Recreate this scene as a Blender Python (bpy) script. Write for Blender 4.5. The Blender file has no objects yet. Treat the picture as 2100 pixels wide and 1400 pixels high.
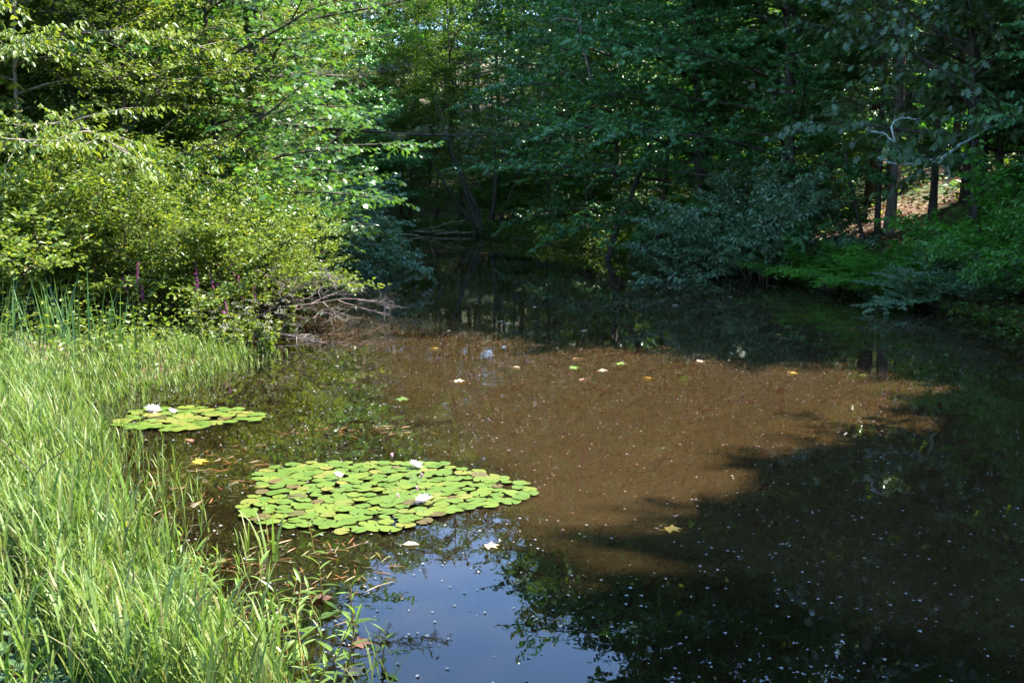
import bpy, math, random
import numpy as np
from math import sin, cos, pi, radians, sqrt

# ------------------------------------------------------------------ camera, sky, sun
scene = bpy.context.scene
COL = scene.collection
cam_d = bpy.data.cameras.new("camera"); cam = bpy.data.objects.new("camera", cam_d); COL.objects.link(cam)
cam.location = (0, 0, 2.7); cam.rotation_euler = (radians(90 - 8.66), 0, 0)
cam_d.sensor_width = 36; cam_d.lens = 36; cam_d.clip_start = 0.05; cam_d.clip_end = 3000
scene.camera = cam

SUN_EL, SUN_AHEAD = 50.0, 20.0                 # degrees: elevation; swing ahead of the right-hand side
world = bpy.data.worlds.new("World"); scene.world = world; world.use_nodes = True
wn = world.node_tree.nodes; wl = world.node_tree.links
sky = wn.new("ShaderNodeTexSky"); sky.sky_type = 'NISHITA'; sky.sun_disc = False
sky.sun_elevation = radians(SUN_EL); sky.sun_rotation = radians(90 - SUN_AHEAD)
wl.new(sky.outputs[0], wn["Background"].inputs[0]); wn["Background"].inputs[1].default_value = 0.15; sky.ozone_density = 4.0; sky.dust_density = .0; sky.air_density = 1.0; sky.altitude = 600
sun_d = bpy.data.lights.new("sun", 'SUN'); sun = bpy.data.objects.new("sun", sun_d); COL.objects.link(sun)
sun_d.energy = 5.0; sun_d.angle = radians(0.53); sun_d.color = (1.0, 0.94, 0.84)
SD = np.array([cos(radians(SUN_EL)) * cos(radians(SUN_AHEAD)), cos(radians(SUN_EL)) * sin(radians(SUN_AHEAD)), sin(radians(SUN_EL))])
from mathutils import Vector, Matrix
sun.rotation_euler = Vector(-SD).to_track_quat('-Z', 'Y').to_euler()
scene.view_settings.view_transform = 'Standard'; scene.view_settings.look = 'None'
scene.view_settings.exposure = 2.4; scene.view_settings.gamma = 1; scene.view_settings.use_curve_mapping = False
scene.render.engine = 'CYCLES'
cy = scene.cycles
cy.max_bounces = 9; cy.diffuse_bounces = 6; cy.glossy_bounces = 3; cy.transmission_bounces = 4; cy.transparent_max_bounces = 6
cy.caustics_reflective = False; cy.caustics_refractive = False; cy.sample_clamp_indirect = 6.0
cy.use_denoising = True
try: cy.denoiser = 'OPENIMAGEDENOISE'; cy.denoising_input_passes = 'RGB_ALBEDO_NORMAL'; cy.denoising_prefilter = 'ACCURATE'
except Exception: pass

# ------------------------------------------------------------------ materials
def nmat(name):
    m = bpy.data.materials.new(name); m.use_nodes = True
    nt = m.node_tree; nt.nodes.clear()
    return m, nt.nodes, nt.links
def ramp(n, stops):
    r = n.new("ShaderNodeValToRGB"); e = r.color_ramp.elements
    while len(e) < len(stops): e.new(0.5)
    for k, (p, c) in enumerate(stops): e[k].position = p; e[k].color = (*c, 1)
    return r
def leaf_mat(name, cols, trans=.35, rough=.4, spec=.5, tint=(1.25, 1.15, .55)):
    """cols: list of colours a single leaf may have (picked at random per leaf)"""
    m, n, l = nmat(name)
    out = n.new("ShaderNodeOutputMaterial")
    at = n.new("ShaderNodeAttribute"); at.attribute_name = "rnd"
    r = ramp(n, [(k / max(1, len(cols) - 1), c) for k, c in enumerate(cols)])
    l.new(at.outputs["Fac"], r.inputs[0])
    oi = n.new("ShaderNodeObjectInfo"); hs = n.new("ShaderNodeHueSaturation")
    mr = n.new("ShaderNodeMapRange"); mr.inputs[3].default_value = .82; mr.inputs[4].default_value = 1.18
    l.new(oi.outputs["Random"], mr.inputs[0]); l.new(mr.outputs[0], hs.inputs["Value"]); l.new(r.outputs[0], hs.inputs["Color"])
    p = n.new("ShaderNodeBsdfPrincipled"); p.inputs["Roughness"].default_value = rough; p.inputs["Specular IOR Level"].default_value = spec
    l.new(hs.outputs[0], p.inputs["Base Color"])
    tr = n.new("ShaderNodeBsdfTranslucent"); mx = n.new("ShaderNodeMix"); mx.data_type = 'RGBA'; mx.blend_type = 'MULTIPLY'
    mx.inputs[0].default_value = 1; l.new(hs.outputs[0], mx.inputs[6]); mx.inputs[7].default_value = (*[t * 1.5 for t in tint], 1)
    l.new(mx.outputs[2], tr.inputs[0])
    ms = n.new("ShaderNodeMixShader"); ms.inputs[0].default_value = trans
    l.new(p.outputs[0], ms.inputs[1]); l.new(tr.outputs[0], ms.inputs[2]); l.new(ms.outputs[0], out.inputs[0])
    return m
def noise_mat(name, cols, scale=6, rough=.85, bump=.3, detail=6, stretch=None, spec=.3, bscale=None):
    m, n, l = nmat(name)
    out = n.new("ShaderNodeOutputMaterial"); p = n.new("ShaderNodeBsdfPrincipled"); l.new(p.outputs[0], out.inputs[0])
    tc = n.new("ShaderNodeTexCoord"); mp = n.new("ShaderNodeMapping"); l.new(tc.outputs["Object"], mp.inputs[0])
    if stretch: mp.inputs["Scale"].default_value = stretch
    nz = n.new("ShaderNodeTexNoise"); nz.inputs["Scale"].default_value = scale; nz.inputs["Detail"].default_value = detail; nz.inputs["Roughness"].default_value = .65
    l.new(mp.outputs[0], nz.inputs["Vector"])
    lo, hi = .32, .68
    r = ramp(n, [(lo + (hi - lo) * k / max(1, len(cols) - 1), c) for k, c in enumerate(cols)]); l.new(nz.outputs["Fac"], r.inputs[0])
    l.new(r.outputs[0], p.inputs["Base Color"]); p.inputs["Roughness"].default_value = rough; p.inputs["Specular IOR Level"].default_value = spec
    if bump:
        b = n.new("ShaderNodeBump"); b.inputs["Strength"].default_value = bump; b.inputs["Distance"].default_value = .02
        n2 = n.new("ShaderNodeTexNoise"); n2.inputs["Scale"].default_value = bscale or scale * 3; n2.inputs["Detail"].default_value = 4
        l.new(mp.outputs[0], n2.inputs["Vector"]); l.new(n2.outputs["Fac"], b.inputs["Height"]); l.new(b.outputs[0], p.inputs["Normal"])
    return m
def flat_mat(name, c, rough=.6, trans=0):
    return leaf_mat(name, [c, tuple(x * .8 for x in c)], trans, rough, .3)

M = {}
M['maple'] = leaf_mat('maple_leaf', [(.044, .155, .035), (.063, .206, .043), (.057, .180, .050), (.101, .244, .035)], .28, .3, .8)
M['oak'] = leaf_mat('oak_leaf', [(.061, .123, .041), (.079, .160, .048), (.091, .148, .058)], .22, .3, .85)
M['oak_sun'] = leaf_mat('sun_painted_oak_leaf', [(.043, .117, .027), (.068, .156, .031), (.051, .133, .041), (.094, .187, .031)], .38, .38, .6)  # sunlit twin of the oak leaf; the light is put into its colour
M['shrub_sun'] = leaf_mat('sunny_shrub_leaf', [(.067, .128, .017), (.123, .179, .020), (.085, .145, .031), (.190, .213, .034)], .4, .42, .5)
M['yellow'] = leaf_mat('yellow_green_leaf', [(.094, .161, .018), (.136, .204, .025), (.110, .170, .043), (.179, .221, .025)], .4, .45, .5)
M['shrub_blue'] = leaf_mat('grey_green_leaf', [(.109, .200, .092), (.133, .247, .109), (.121, .224, .116)], .22, .3, .85)
M['shrub_green'] = leaf_mat('fresh_green_leaf', [(.065, .232, .023), (.098, .290, .025), (.076, .244, .030)], .38, .38, .7)
M['far'] = leaf_mat('far_leaf', [(.054, .134, .022), (.085, .179, .022), (.061, .145, .024), (.131, .224, .018)], .42, .45, .5)
M['pine'] = leaf_mat('pine_needle', [(.04, .09, .04), (.06, .12, .05), (.05, .10, .06)], .15, .5, .4)
M['pine_sun'] = leaf_mat('sun_painted_pine_needle', [(.080, .128, .056), (.112, .160, .072), (.136, .152, .088)], .2, .5, .4)  # paler copy of the pine needle with sunlight painted into the colour
M['hemlock'] = leaf_mat('hemlock_needle', [(.05, .12, .035), (.07, .16, .04)], .3, .5, .4)
M['grass'] = leaf_mat('reed_grass_blade', [(.090, .184, .023), (.145, .229, .042), (.171, .257, .071), (.113, .190, .029), (.204, .276, .086), (.163, .149, .050)], .34, .5, .4, (1.1, 1.1, .6))
M['sedge'] = leaf_mat('sedge_blade', [(.042, .105, .028), (.063, .140, .035), (.070, .140, .049)], .25, .4, .6)
M['weed'] = leaf_mat('smartweed_leaf', [(.106, .185, .026), (.132, .218, .033), (.086, .165, .033)], .35, .4, .6)
M['cover'] = leaf_mat('ground_cover_leaf', [(.038, .090, .030), (.053, .112, .038), (.083, .135, .045), (.068, .128, .030)], .3, .45, .5)
M['weed_stem'] = flat_mat('weed_stem', (.28, .20, .07), .5)
M['litter'] = leaf_mat('leaf_litter', [(.150, .068, .030), (.225, .105, .053), (.120, .060, .038), (.262, .150, .083)], .15, .7, .3, (1.2, .9, .6))
M['bark'] = noise_mat('dark_bark', [(.035, .028, .022), (.08, .065, .05), (.12, .105, .09)], 5, .95, .8, stretch=(3, 3, .6))
M['bark_pale'] = noise_mat('pale_bark', [(.14, .115, .09), (.24, .20, .165), (.33, .29, .25)], 5, .9, .8, stretch=(3, 3, .6))
M['twig'] = noise_mat('twig_bark', [(.07, .05, .035), (.13, .10, .075)], 9, .9, .3)
M['deadwood'] = noise_mat('weathered_deadwood', [(.13, .10, .09), (.20, .16, .15), (.27, .23, .21)], 9, .85, .5)
M['lichen'] = noise_mat('lichen_covered_wood', [(.13, .12, .10), (.34, .40, .36), (.50, .56, .50)], 12, .95, .8)
M['log'] = noise_mat('fallen_log_wood', [(.15, .12, .07), (.34, .30, .20), (.42, .34, .26)], 6, .9, .6)
M['petal'] = leaf_mat('lily_petal', [(.640, .592, .624), (.680, .656, .672)], .3, .45, .4, (1, .9, .95))
M['petal_pink'] = leaf_mat('pink_lily_petal', [(.600, .384, .440), (.640, .480, .512)], .3, .45, .4, (1, .9, .95))
M['stamen'] = flat_mat('yellow_stamen', (.75, .5, .05))
M['purple'] = flat_mat('purple_loosestrife_petal', (.42, .07, .42), .6, .25)
M['white_flower'] = flat_mat('white_umbel', (.45, .46, .40), .7, .2)
M['fleck'] = leaf_mat('floating_fleck', [(.351, .317, .285), (.395, .378, .360), (.255, .209, .165), (.478, .486, .495)], 0, .7, .2)
M['needle'] = leaf_mat('fallen_needle', [(.194, .191, .165), (.235, .244, .231), (.153, .145, .123)], 0, .7, .2)
M['rock'] = noise_mat('mossy_stone', [(.06, .07, .05), (.16, .15, .13), (.24, .22, .2)], 6, .9, .6)
M['leaf_yellow'] = flat_mat('yellow_fallen_leaf', (.32, .22, .03), .5, .2)
M['leaf_brown'] = flat_mat('brown_fallen_leaf', (.22, .11, .07), .6, .15)
M['leaf_pale'] = flat_mat('pale_fallen_leaf', (.36, .29, .20), .6, .15)
M['leaf_green'] = flat_mat('green_fallen_leaf', (.12, .20, .035), .5, .2)
M['orange_weed'] = leaf_mat('rotting_orange_weed', [(.20, .08, .02), (.28, .13, .03), (.13, .08, .03), (.20, .19, .04), (.10, .08, .04)], .2, .5, .5)

def pad_material(name, cols):
    m, n, l = nmat(name)
    out = n.new("ShaderNodeOutputMaterial"); p = n.new("ShaderNodeBsdfPrincipled")
    oi = n.new("ShaderNodeObjectInfo"); r = ramp(n, [(k / (len(cols) - 1), c) for k, c in enumerate(cols)])
    l.new(oi.outputs["Random"], r.inputs[0])
    tc = n.new("ShaderNodeTexCoord"); nz = n.new("ShaderNodeTexNoise"); nz.inputs["Scale"].default_value = 14; nz.inputs["Detail"].default_value = 5
    l.new(tc.outputs["Object"], nz.inputs["Vector"])
    va = n.new("ShaderNodeVectorMath"); va.operation = 'ADD'; l.new(tc.outputs["Object"], va.inputs[0]); l.new(oi.outputs["Location"], va.inputs[1]); l.new(va.outputs[0], nz.inputs["Vector"])
    # radial veins
    sx = n.new("ShaderNodeSeparateXYZ"); l.new(tc.outputs["Object"], sx.inputs[0])
    an = n.new("ShaderNodeMath"); an.operation = 'ARCTAN2'; l.new(sx.outputs[1], an.inputs[0]); l.new(sx.outputs[0], an.inputs[1])
    m1 = n.new("ShaderNodeMath"); m1.operation = 'MULTIPLY'; m1.inputs[1].default_value = 13; l.new(an.outputs[0], m1.inputs[0])
    m2 = n.new("ShaderNodeMath"); m2.operation = 'COSINE'; l.new(m1.outputs[0], m2.inputs[0])
    m3 = n.new("ShaderNodeMath"); m3.operation = 'POWER'; m3.inputs[1].default_value = 16; l.new(m2.outputs[0], m3.inputs[0])
    ln = n.new("ShaderNodeVectorMath"); ln.operation = 'LENGTH'; l.new(tc.outputs["Object"], ln.inputs[0])
    mx = n.new("ShaderNodeMix"); mx.data_type = 'RGBA'; mx.blend_type = 'MIX'
    f1 = n.new("ShaderNodeMath"); f1.operation = 'MULTIPLY'; f1.inputs[1].default_value = .22; l.new(m3.outputs[0], f1.inputs[0]); l.new(f1.outputs[0], mx.inputs[0])
    l.new(r.outputs[0], mx.inputs[6]); mx.inputs[7].default_value = (.15, .19, .06, 1)
    # yellow-brown blotches and yellowing rim
    rr = ramp(n, [(.58, (0, 0, 0)), (.70, (1, 1, 1))]); l.new(nz.outputs["Fac"], rr.inputs[0])
    rim = n.new("ShaderNodeMapRange"); rim.inputs[1].default_value = .85; rim.inputs[2].default_value = 1.0; rim.inputs[3].default_value = 0; rim.inputs[4].default_value = .45; l.new(ln.outputs[1], rim.inputs[0])
    ad = n.new("ShaderNodeMath"); ad.operation = 'MULTIPLY_ADD'; ad.inputs[1].default_value = .55; l.new(rr.outputs[0], ad.inputs[0]); l.new(rim.outputs[0], ad.inputs[2]); ad.use_clamp = True
    m4 = n.new("ShaderNodeMix"); m4.data_type = 'RGBA'; l.new(ad.outputs[0], m4.inputs[0]); l.new(mx.outputs[2], m4.inputs[6]); m4.inputs[7].default_value = (.15, .13, .03, 1)
    l.new(m4.outputs[2], p.inputs["Base Color"]); p.inputs["Roughness"].default_value = .42; p.inputs["Specular IOR Level"].default_value = .28
    b = n.new("ShaderNodeBump"); b.inputs["Strength"].default_value = .4; b.inputs["Distance"].default_value = .01; l.new(nz.outputs["Fac"], b.inputs["Height"]); l.new(b.outputs[0], p.inputs["Normal"])
    l.new(p.outputs[0], out.inputs[0])
    return m
M['pad'] = pad_material('green_lily_pad', [(.054, .105, .012), (.079, .131, .014), (.066, .119, .016), (.092, .139, .016), (.111, .139, .016)])
M['pad_yellow'] = pad_material('yellow_lily_pad', [(.114, .130, .022), (.137, .136, .025), (.097, .124, .022)])
M['pad_brown'] = pad_material('brown_lily_pad', [(.070, .056, .021), (.091, .056, .021), (.063, .072, .021)])

def water_material():
    m, n, l = nmat('turbid_pond_water')
    out = n.new("ShaderNodeOutputMaterial"); p = n.new("ShaderNodeBsdfPrincipled"); l.new(p.outputs[0], out.inputs[0])
    p.inputs["Base Color"].default_value = (.031, .0168, .0060, 1)
    p.inputs["Roughness"].default_value = .006; p.inputs["IOR"].default_value = 1.42
    p.inputs["Subsurface Weight"].default_value = 1.0
    p.inputs["Subsurface Radius"].default_value = (1.0, .62, .35); p.inputs["Subsurface Scale"].default_value = .32
    tc = n.new("ShaderNodeTexCoord"); mp = n.new("ShaderNodeMapping"); mp.inputs["Scale"].default_value = (1.6, .7, 1); l.new(tc.outputs["Object"], mp.inputs[0])
    nz = n.new("ShaderNodeTexNoise"); nz.inputs["Scale"].default_value = 2.2; nz.inputs["Detail"].default_value = 3; l.new(mp.outputs[0], nz.inputs["Vector"])
    b = n.new("ShaderNodeBump"); b.inputs["Strength"].default_value = .03; b.inputs["Distance"].default_value = .05
    l.new(nz.outputs["Fac"], b.inputs["Height"]); l.new(b.outputs[0], p.inputs["Normal"])
    # silt hangs in the open middle; the water is clear over the dark bed along the left bank; the near side's shade is painted darker
    sx = n.new("ShaderNodeSeparateXYZ"); l.new(tc.outputs["Object"], sx.inputs[0])
    def mth(op, a, b_, c=None):
        q = n.new("ShaderNodeMath"); q.operation = op
        for i, v in enumerate((a, b_, c)):
            if v is None: continue
            if isinstance(v, (int, float)): q.inputs[i].default_value = v
            else: l.new(v, q.inputs[i])
        return q.outputs[0]
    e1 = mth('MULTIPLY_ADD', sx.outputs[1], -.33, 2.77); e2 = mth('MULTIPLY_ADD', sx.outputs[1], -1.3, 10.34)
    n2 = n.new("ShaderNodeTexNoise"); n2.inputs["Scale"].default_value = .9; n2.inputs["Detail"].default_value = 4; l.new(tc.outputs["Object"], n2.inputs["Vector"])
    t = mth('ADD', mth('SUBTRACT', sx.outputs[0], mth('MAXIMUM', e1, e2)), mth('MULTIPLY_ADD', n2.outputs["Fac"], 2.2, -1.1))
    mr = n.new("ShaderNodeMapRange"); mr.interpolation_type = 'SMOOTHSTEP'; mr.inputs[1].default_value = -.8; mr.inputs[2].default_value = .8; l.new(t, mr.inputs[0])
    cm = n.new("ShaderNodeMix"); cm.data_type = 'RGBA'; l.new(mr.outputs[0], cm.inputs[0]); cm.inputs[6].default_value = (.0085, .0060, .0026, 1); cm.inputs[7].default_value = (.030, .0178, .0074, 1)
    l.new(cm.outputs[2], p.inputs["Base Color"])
    return m
M['water'] = water_material()

def ground_material():
    m, n, l = nmat('forest_floor')
    out = n.new("ShaderNodeOutputMaterial"); p = n.new("ShaderNodeBsdfPrincipled"); l.new(p.outputs[0], out.inputs[0])
    tc = n.new("ShaderNodeTexCoord")
    n1 = n.new("ShaderNodeTexNoise"); n1.inputs["Scale"].default_value = 7; n1.inputs["Detail"].default_value = 8; n1.inputs["Roughness"].default_value = .75; l.new(tc.outputs["Object"], n1.inputs["Vector"])
    r1 = ramp(n, [(.3, (.03, .02, .01)), (.45, (.09, .055, .03)), (.6, (.16, .09, .055)), (.7, (.22, .14, .09))]); l.new(n1.outputs["Fac"], r1.inputs[0])
    n2 = n.new("ShaderNodeTexNoise"); n2.inputs["Scale"].default_value = .35; n2.inputs["Detail"].default_value = 5; l.new(tc.outputs["Object"], n2.inputs["Vector"])
    r2 = ramp(n, [(.42, (0, 0, 0)), (.54, (1, 1, 1))]); l.new(n2.outputs["Fac"], r2.inputs[0])
    n3 = n.new("ShaderNodeTexNoise"); n3.inputs["Scale"].default_value = 22; n3.inputs["Detail"].default_value = 4; l.new(tc.outputs["Object"], n3.inputs["Vector"])
    r3 = ramp(n, [(.35, (.03, .055, .015)), (.65, (.08, .13, .03))]); l.new(n3.outputs["Fac"], r3.inputs[0])
    mx = n.new("ShaderNodeMix"); mx.data_type = 'RGBA'; l.new(r2.outputs[0], mx.inputs[0]); l.new(r1.outputs[0], mx.inputs[6]); l.new(r3.outputs[0], mx.inputs[7])
    l.new(mx.outputs[2], p.inputs["Base Color"]); p.inputs["Roughness"].default_value = .95
    b = n.new("ShaderNodeBump"); b.inputs["Strength"].default_value = .8; b.inputs["Distance"].default_value = .05; l.new(n1.outputs["Fac"], b.inputs["Height"]); l.new(b.outputs[0], p.inputs["Normal"])
    return m
M['ground'] = ground_material()

# ------------------------------------------------------------------ mesh helpers
def nrm(v): return v / np.maximum(np.linalg.norm(v, axis=-1, keepdims=True), 1e-9)
class MB:
    def __init__(s): s.v = []; s.t = []; s.q = []; s.ta = []; s.qa = []; s.n = 0
    def tris(s, V, F, a=0.5):
        V = np.asarray(V, float).reshape(-1, 3); F = np.asarray(F, int).reshape(-1, 3)
        s.v.append(V); s.t.append(F + s.n); s.ta.append(np.broadcast_to(np.asarray(a, float), (len(F),)).copy()); s.n += len(V)
    def quads(s, V, F, a=0.5):
        V = np.asarray(V, float).reshape(-1, 3); F = np.asarray(F, int).reshape(-1, 4)
        s.v.append(V); s.q.append(F + s.n); s.qa.append(np.broadcast_to(np.asarray(a, float), (len(F),)).copy()); s.n += len(V)
    def tube(s, pts, rad, k=5, a=.5, cap=True):
        P = np.asarray(pts, float); n = len(P); R = np.broadcast_to(np.asarray(rad, float), (n,))
        T = nrm(np.gradient(P, axis=0)); ref = np.array([0, 0, 1.]) if abs(T[:, 2]).mean() < .8 else np.array([1., 0, 0])
        A = nrm(np.cross(T, ref)); B = np.cross(T, A)
        th = np.linspace(0, 2 * pi, k, endpoint=False)
        V = P[:, None] + R[:, None, None] * (cos_(th)[None, :, None] * A[:, None] + sin_(th)[None, :, None] * B[:, None])
        i = np.arange(n - 1)[:, None] * k; j = np.arange(k)[None]; j2 = (j + 1) % k
        F = np.stack([i + j, i + j2, i + k + j2, i + k + j], -1).reshape(-1, 4)
        s.quads(V.reshape(-1, 3), F, a)
        if cap and R[-1] > .004:
            base = s.n - k; s.v.append(P[-1:] + T[-1:] * R[-1] * .3); c = s.n; s.n += 1
            s.t.append(np.array([[base + (n - 1) * 0 + q, base + (q + 1) % k, c] for q in range(k)])); s.ta.append(np.full(k, .5))
    def leaves(s, tmpl, P, D, N, S, a):
        """tmpl: (verts, tris) with x along the leaf, y across, z up"""
        TV, TF = tmpl; n = len(P)
        D = nrm(D); Y = nrm(np.cross(N, D)); Z = np.cross(D, Y)
        S = np.broadcast_to(np.asarray(S, float), (n,))[:, None, None]
        V = P[:, None] + S * (TV[None, :, 0:1] * D[:, None] + TV[None, :, 1:2] * Y[:, None] + TV[None, :, 2:3] * Z[:, None])
        F = (TF[None] + (np.arange(n) * len(TV))[:, None, None]).reshape(-1, 3)
        s.tris(V.reshape(-1, 3), F, np.repeat(a, len(TF)))
    def mesh(s, name, mat, smooth=False):
        me = bpy.data.meshes.new(name)
        V = np.concatenate(s.v); T = np.concatenate(s.t) if s.t else np.zeros((0, 3), int); Q = np.concatenate(s.q) if s.q else np.zeros((0, 4), int)
        me.vertices.add(len(V)); me.vertices.foreach_set("co", V.astype(np.float32).ravel())
        nl = T.size + Q.size; me.loops.add(nl); me.loops.foreach_set("vertex_index", np.concatenate([T.ravel(), Q.ravel()]).astype(np.int32))
        npoly = len(T) + len(Q); me.polygons.add(npoly)
        me.polygons.foreach_set("loop_start", np.concatenate([np.arange(len(T)) * 3, T.size + np.arange(len(Q)) * 4]).astype(np.int32))
        me.polygons.foreach_set("use_smooth", np.full(npoly, smooth))
        at = me.attributes.new("rnd", 'FLOAT', 'FACE'); at.data.foreach_set("value", np.concatenate([x for x in s.ta + s.qa] or [np.zeros(0)]).astype(np.float32))
        me.materials.append(mat); me.update(calc_edges=True)
        return me
def cos_(x): return np.cos(x)
def sin_(x): return np.sin(x)

def tmpl(V, F): return np.array(V, float), np.array(F, int)
OVATE = tmpl([(0, 0, 0), (.45, .27, .06), (1, 0, -.05), (.45, -.27, .06)], [(0, 2, 1), (0, 3, 2)])
OVATE6 = tmpl([(0, 0, 0), (.3, .26, .05), (.7, .2, .03), (1, 0, -.08), (.7, -.2, .03), (.3, -.26, .05)], [(0, 2, 1), (0, 3, 2), (0, 4, 3), (0, 5, 4)])
def fan(half, cx=.42):
    up = half; dn = [(x, -y, z) for x, y, z in reversed(half)]
    V = [(0, 0, 0)] + up + [(1, 0, -.08)] + dn; k = len(V); V = [(cx, 0, .0)] + V
    return tmpl(V, [(0, 1 + (i + 1) % k, 1 + i) for i in range(k)])
MAPLE = fan([(.05, .38, -.06), (.3, .24, .03), (.62, .52, -.08), (.6, .16, .03)])
OAK = fan([(.18, .10, .0), (.2, .27, .02), (.36, .10, .0), (.5, .38, -.02), (.6, .12, .0), (.78, .30, -.03), (.8, .09, -.02)], .45)
def needles(k, seed, spread=.5):
    r = np.random.RandomState(seed); V = []; F = []
    for i in range(k):
        a = r.rand() * 2 * pi; e = r.rand() * spread + .1
        d = np.array([cos(e), sin(e) * cos(a), sin(e) * sin(a)]); w = nrm(np.cross(d, [0, .3, 1.])) * .028
        b = np.array([r.rand() * .35, 0, 0]); V += [b - w, b + w, b + d * (.7 + .3 * r.rand())]; F.append((3 * i, 3 * i + 1, 3 * i + 2))
    return tmpl(V, F)
TUFT = needles(13, 1)
def comb(k):                                    # flat hemlock / fern sprig
    V = []; F = []
    for i in range(k):
        x = i / k; w = .32 * (1 - .7 * x)
        for s in (-1, 1): V += [(x, 0, 0), (x + .07, 0, 0), (x + .12, s * w, -.03)]; F.append((len(V) - 3, len(V) - 2, len(V) - 1))
    return tmpl(V, F)
SPRIG = comb(7)

def interp(P, t):
    u = np.clip(t, 0, .9999) * (len(P) - 1); i = int(u); f = u - i
    return P[i] * (1 - f) + P[i + 1] * f, nrm(P[i + 1] - P[i])
UP = np.array([0, 0, 1.])
def curve(p, d, L, n, rs, wob=.15, grav=0.):
    pts = [np.array(p, float)]; d = nrm(np.array(d, float))
    for i in range(n):
        d = nrm(d + rs.randn(3) * wob * .5 + UP * grav / n); pts.append(pts[-1] + d * L / n)
    return np.array(pts)

def canopy(rs, limbs, leaf, lsize, nsub, sublen, ntw, twlen, nlf, droop=.25, jit=.5, wood=None, tilt=.1, start=.2, crown=None, rsub=.012, grav=-.15, mode='leaf'):
    crown = crown or MB()
    TP, TD = [], []
    for P, r0 in limbs:
        L = np.linalg.norm(np.diff(P, axis=0), axis=1).sum()
        for j in range(nsub):
            t = start + (1 - start) * (j + rs.rand()) / nsub
            p, d = interp(P, t); h = nrm(np.cross(d, UP) + rs.randn(3) * .15); sd = 1 if (j % 2) else -1
            if t > .93: dd = d
            else: dd = nrm(d * .55 + h * sd * .85 + UP * (tilt + rs.randn() * .2))
            sl = sublen * L * (1.15 - .75 * t) * (.6 + .6 * rs.rand())
            Q = curve(p, dd, sl, 4, rs, .25, grav)
            if wood is not None: wood.tube(Q, np.linspace(rsub, rsub * .35, 5), 3, cap=False)
            for k in range(ntw):
                tt = (k + .4 + .6 * rs.rand()) / ntw
                q, e = interp(Q, tt); hh = nrm(np.cross(e, UP) + rs.randn(3) * .2)
                TP.append(q); TD.append(nrm(e * .6 + hh * (1 if k % 2 else -1) * .8 + rs.randn(3) * .22 + UP * .05) if k < ntw - 1 else e)
    TP = np.array(TP); TD = np.array(TD); n = len(TP)
    tl = twlen * (.6 + .8 * rs.rand(n))
    if wood is not None and mode == 'leaf' and lsize < .09:
        pass
    u = (np.arange(nlf)[None] + rs.rand(n, nlf)) / nlf
    P = (TP[:, None] + TD[:, None] * (u * tl[:, None])[..., None]).reshape(-1, 3)
    D0 = np.repeat(TD, nlf, 0); Hh = nrm(np.cross(D0, UP) + 1e-3); sg = np.tile(np.where(np.arange(nlf) % 2, 1., -1.), n)[:, None]
    D = nrm(D0 * .55 + Hh * sg * .75 + rs.randn(len(P), 3) * .28 - UP * droop)
    if mode == 'tuft': D = nrm(D0 * .8 + Hh * sg * .5 + UP * .25 + rs.randn(len(P), 3) * .2)
    N = nrm(UP[None] + rs.randn(len(P), 3) * jit + D * .2)
    crown.leaves(leaf, P + rs.randn(len(P), 3) * .02, D, N, lsize * (.65 + .6 * rs.rand(len(P))), rs.rand(len(P)))
    return crown

def make_tree(seed, H, cb, R, nl, leaf, lsize, nsub, ntw, nlf, r0=.16, rise=.35, bias=0., lean=(0, 0), shape='round', droop=.25, jit=.5, sublen=.42, twlen=.45, grav=-.25, lw=None, mode='leaf', start=.15, wob=.12, snags=0):
    rs = np.random.RandomState(seed); trunk = MB(); wood = MB()
    n = 12; z = np.linspace(-.4, H, n); x = lean[0] * (np.maximum(z, 0) / H) ** 1.3 * H + np.cumsum(rs.randn(n)) * .05; y = lean[1] * (np.maximum(z, 0) / H) ** 1.3 * H + np.cumsum(rs.randn(n)) * .05
    x -= x[0]; y -= y[0]; T = np.stack([x, y, z], 1)
    rad = r0 * (1 - .85 * np.linspace(0, 1, n)); rad[0] *= 1.5; rad[1] *= 1.05
    trunk.tube(T, rad, 9)
    limbs = []
    for i in range(nl):
        f = (i + rs.rand()) / nl; h = cb + (H * .97 - cb) * f
        az = i * 2.399 + rs.rand() * .7
        if shape == 'round': pr = sqrt(max(.05, 1 - abs(2 * f - .75) ** 2.2 / 1.9))
        elif shape == 'cone': pr = 1 - .82 * f
        else: pr = .75 + .3 * sin(pi * f)
        L = R * pr * (1 + bias * cos(az)) * (.75 + .45 * rs.rand())
        p, _ = interp(T, (h + .4) / (H + .4)); rz = rise + (.5 * f if shape != 'cone' else .1 * f) + rs.randn() * .12
        P = curve(p, (cos(az) * cos(rz), sin(az) * cos(rz), sin(rz)), L, 6, rs, wob, grav)
        r = min(r0 * .4, .012 + .008 * L) ; wood.tube(P, np.linspace(r, r * .25, 7), 5, cap=False)
        limbs.append((P, r))
    for i in range(snags):                       # bare dead lower branches
        h = .8 + rs.rand() * max(.5, cb - .5); az = rs.rand() * 6.28; p, _ = interp(T, (h + .4) / (H + .4))
        P = curve(p, (cos(az), sin(az), .1 + .3 * rs.rand()), .6 + 1.6 * rs.rand(), 5, rs, .3, -.2); wood.tube(P, np.linspace(.018, .005, 6), 4)
        for k in range(3):
            q, e = interp(P, .3 + .2 * k); wood.tube(curve(q, e + rs.randn(3) * .6, .5, 3, rs, .3), np.linspace(.008, .003, 4), 3)
    crown = canopy(rs, limbs, leaf, lsize, nsub, sublen, ntw, twlen, nlf, droop, jit, wood, start=start, mode=mode)
    return trunk, wood, crown

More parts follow.
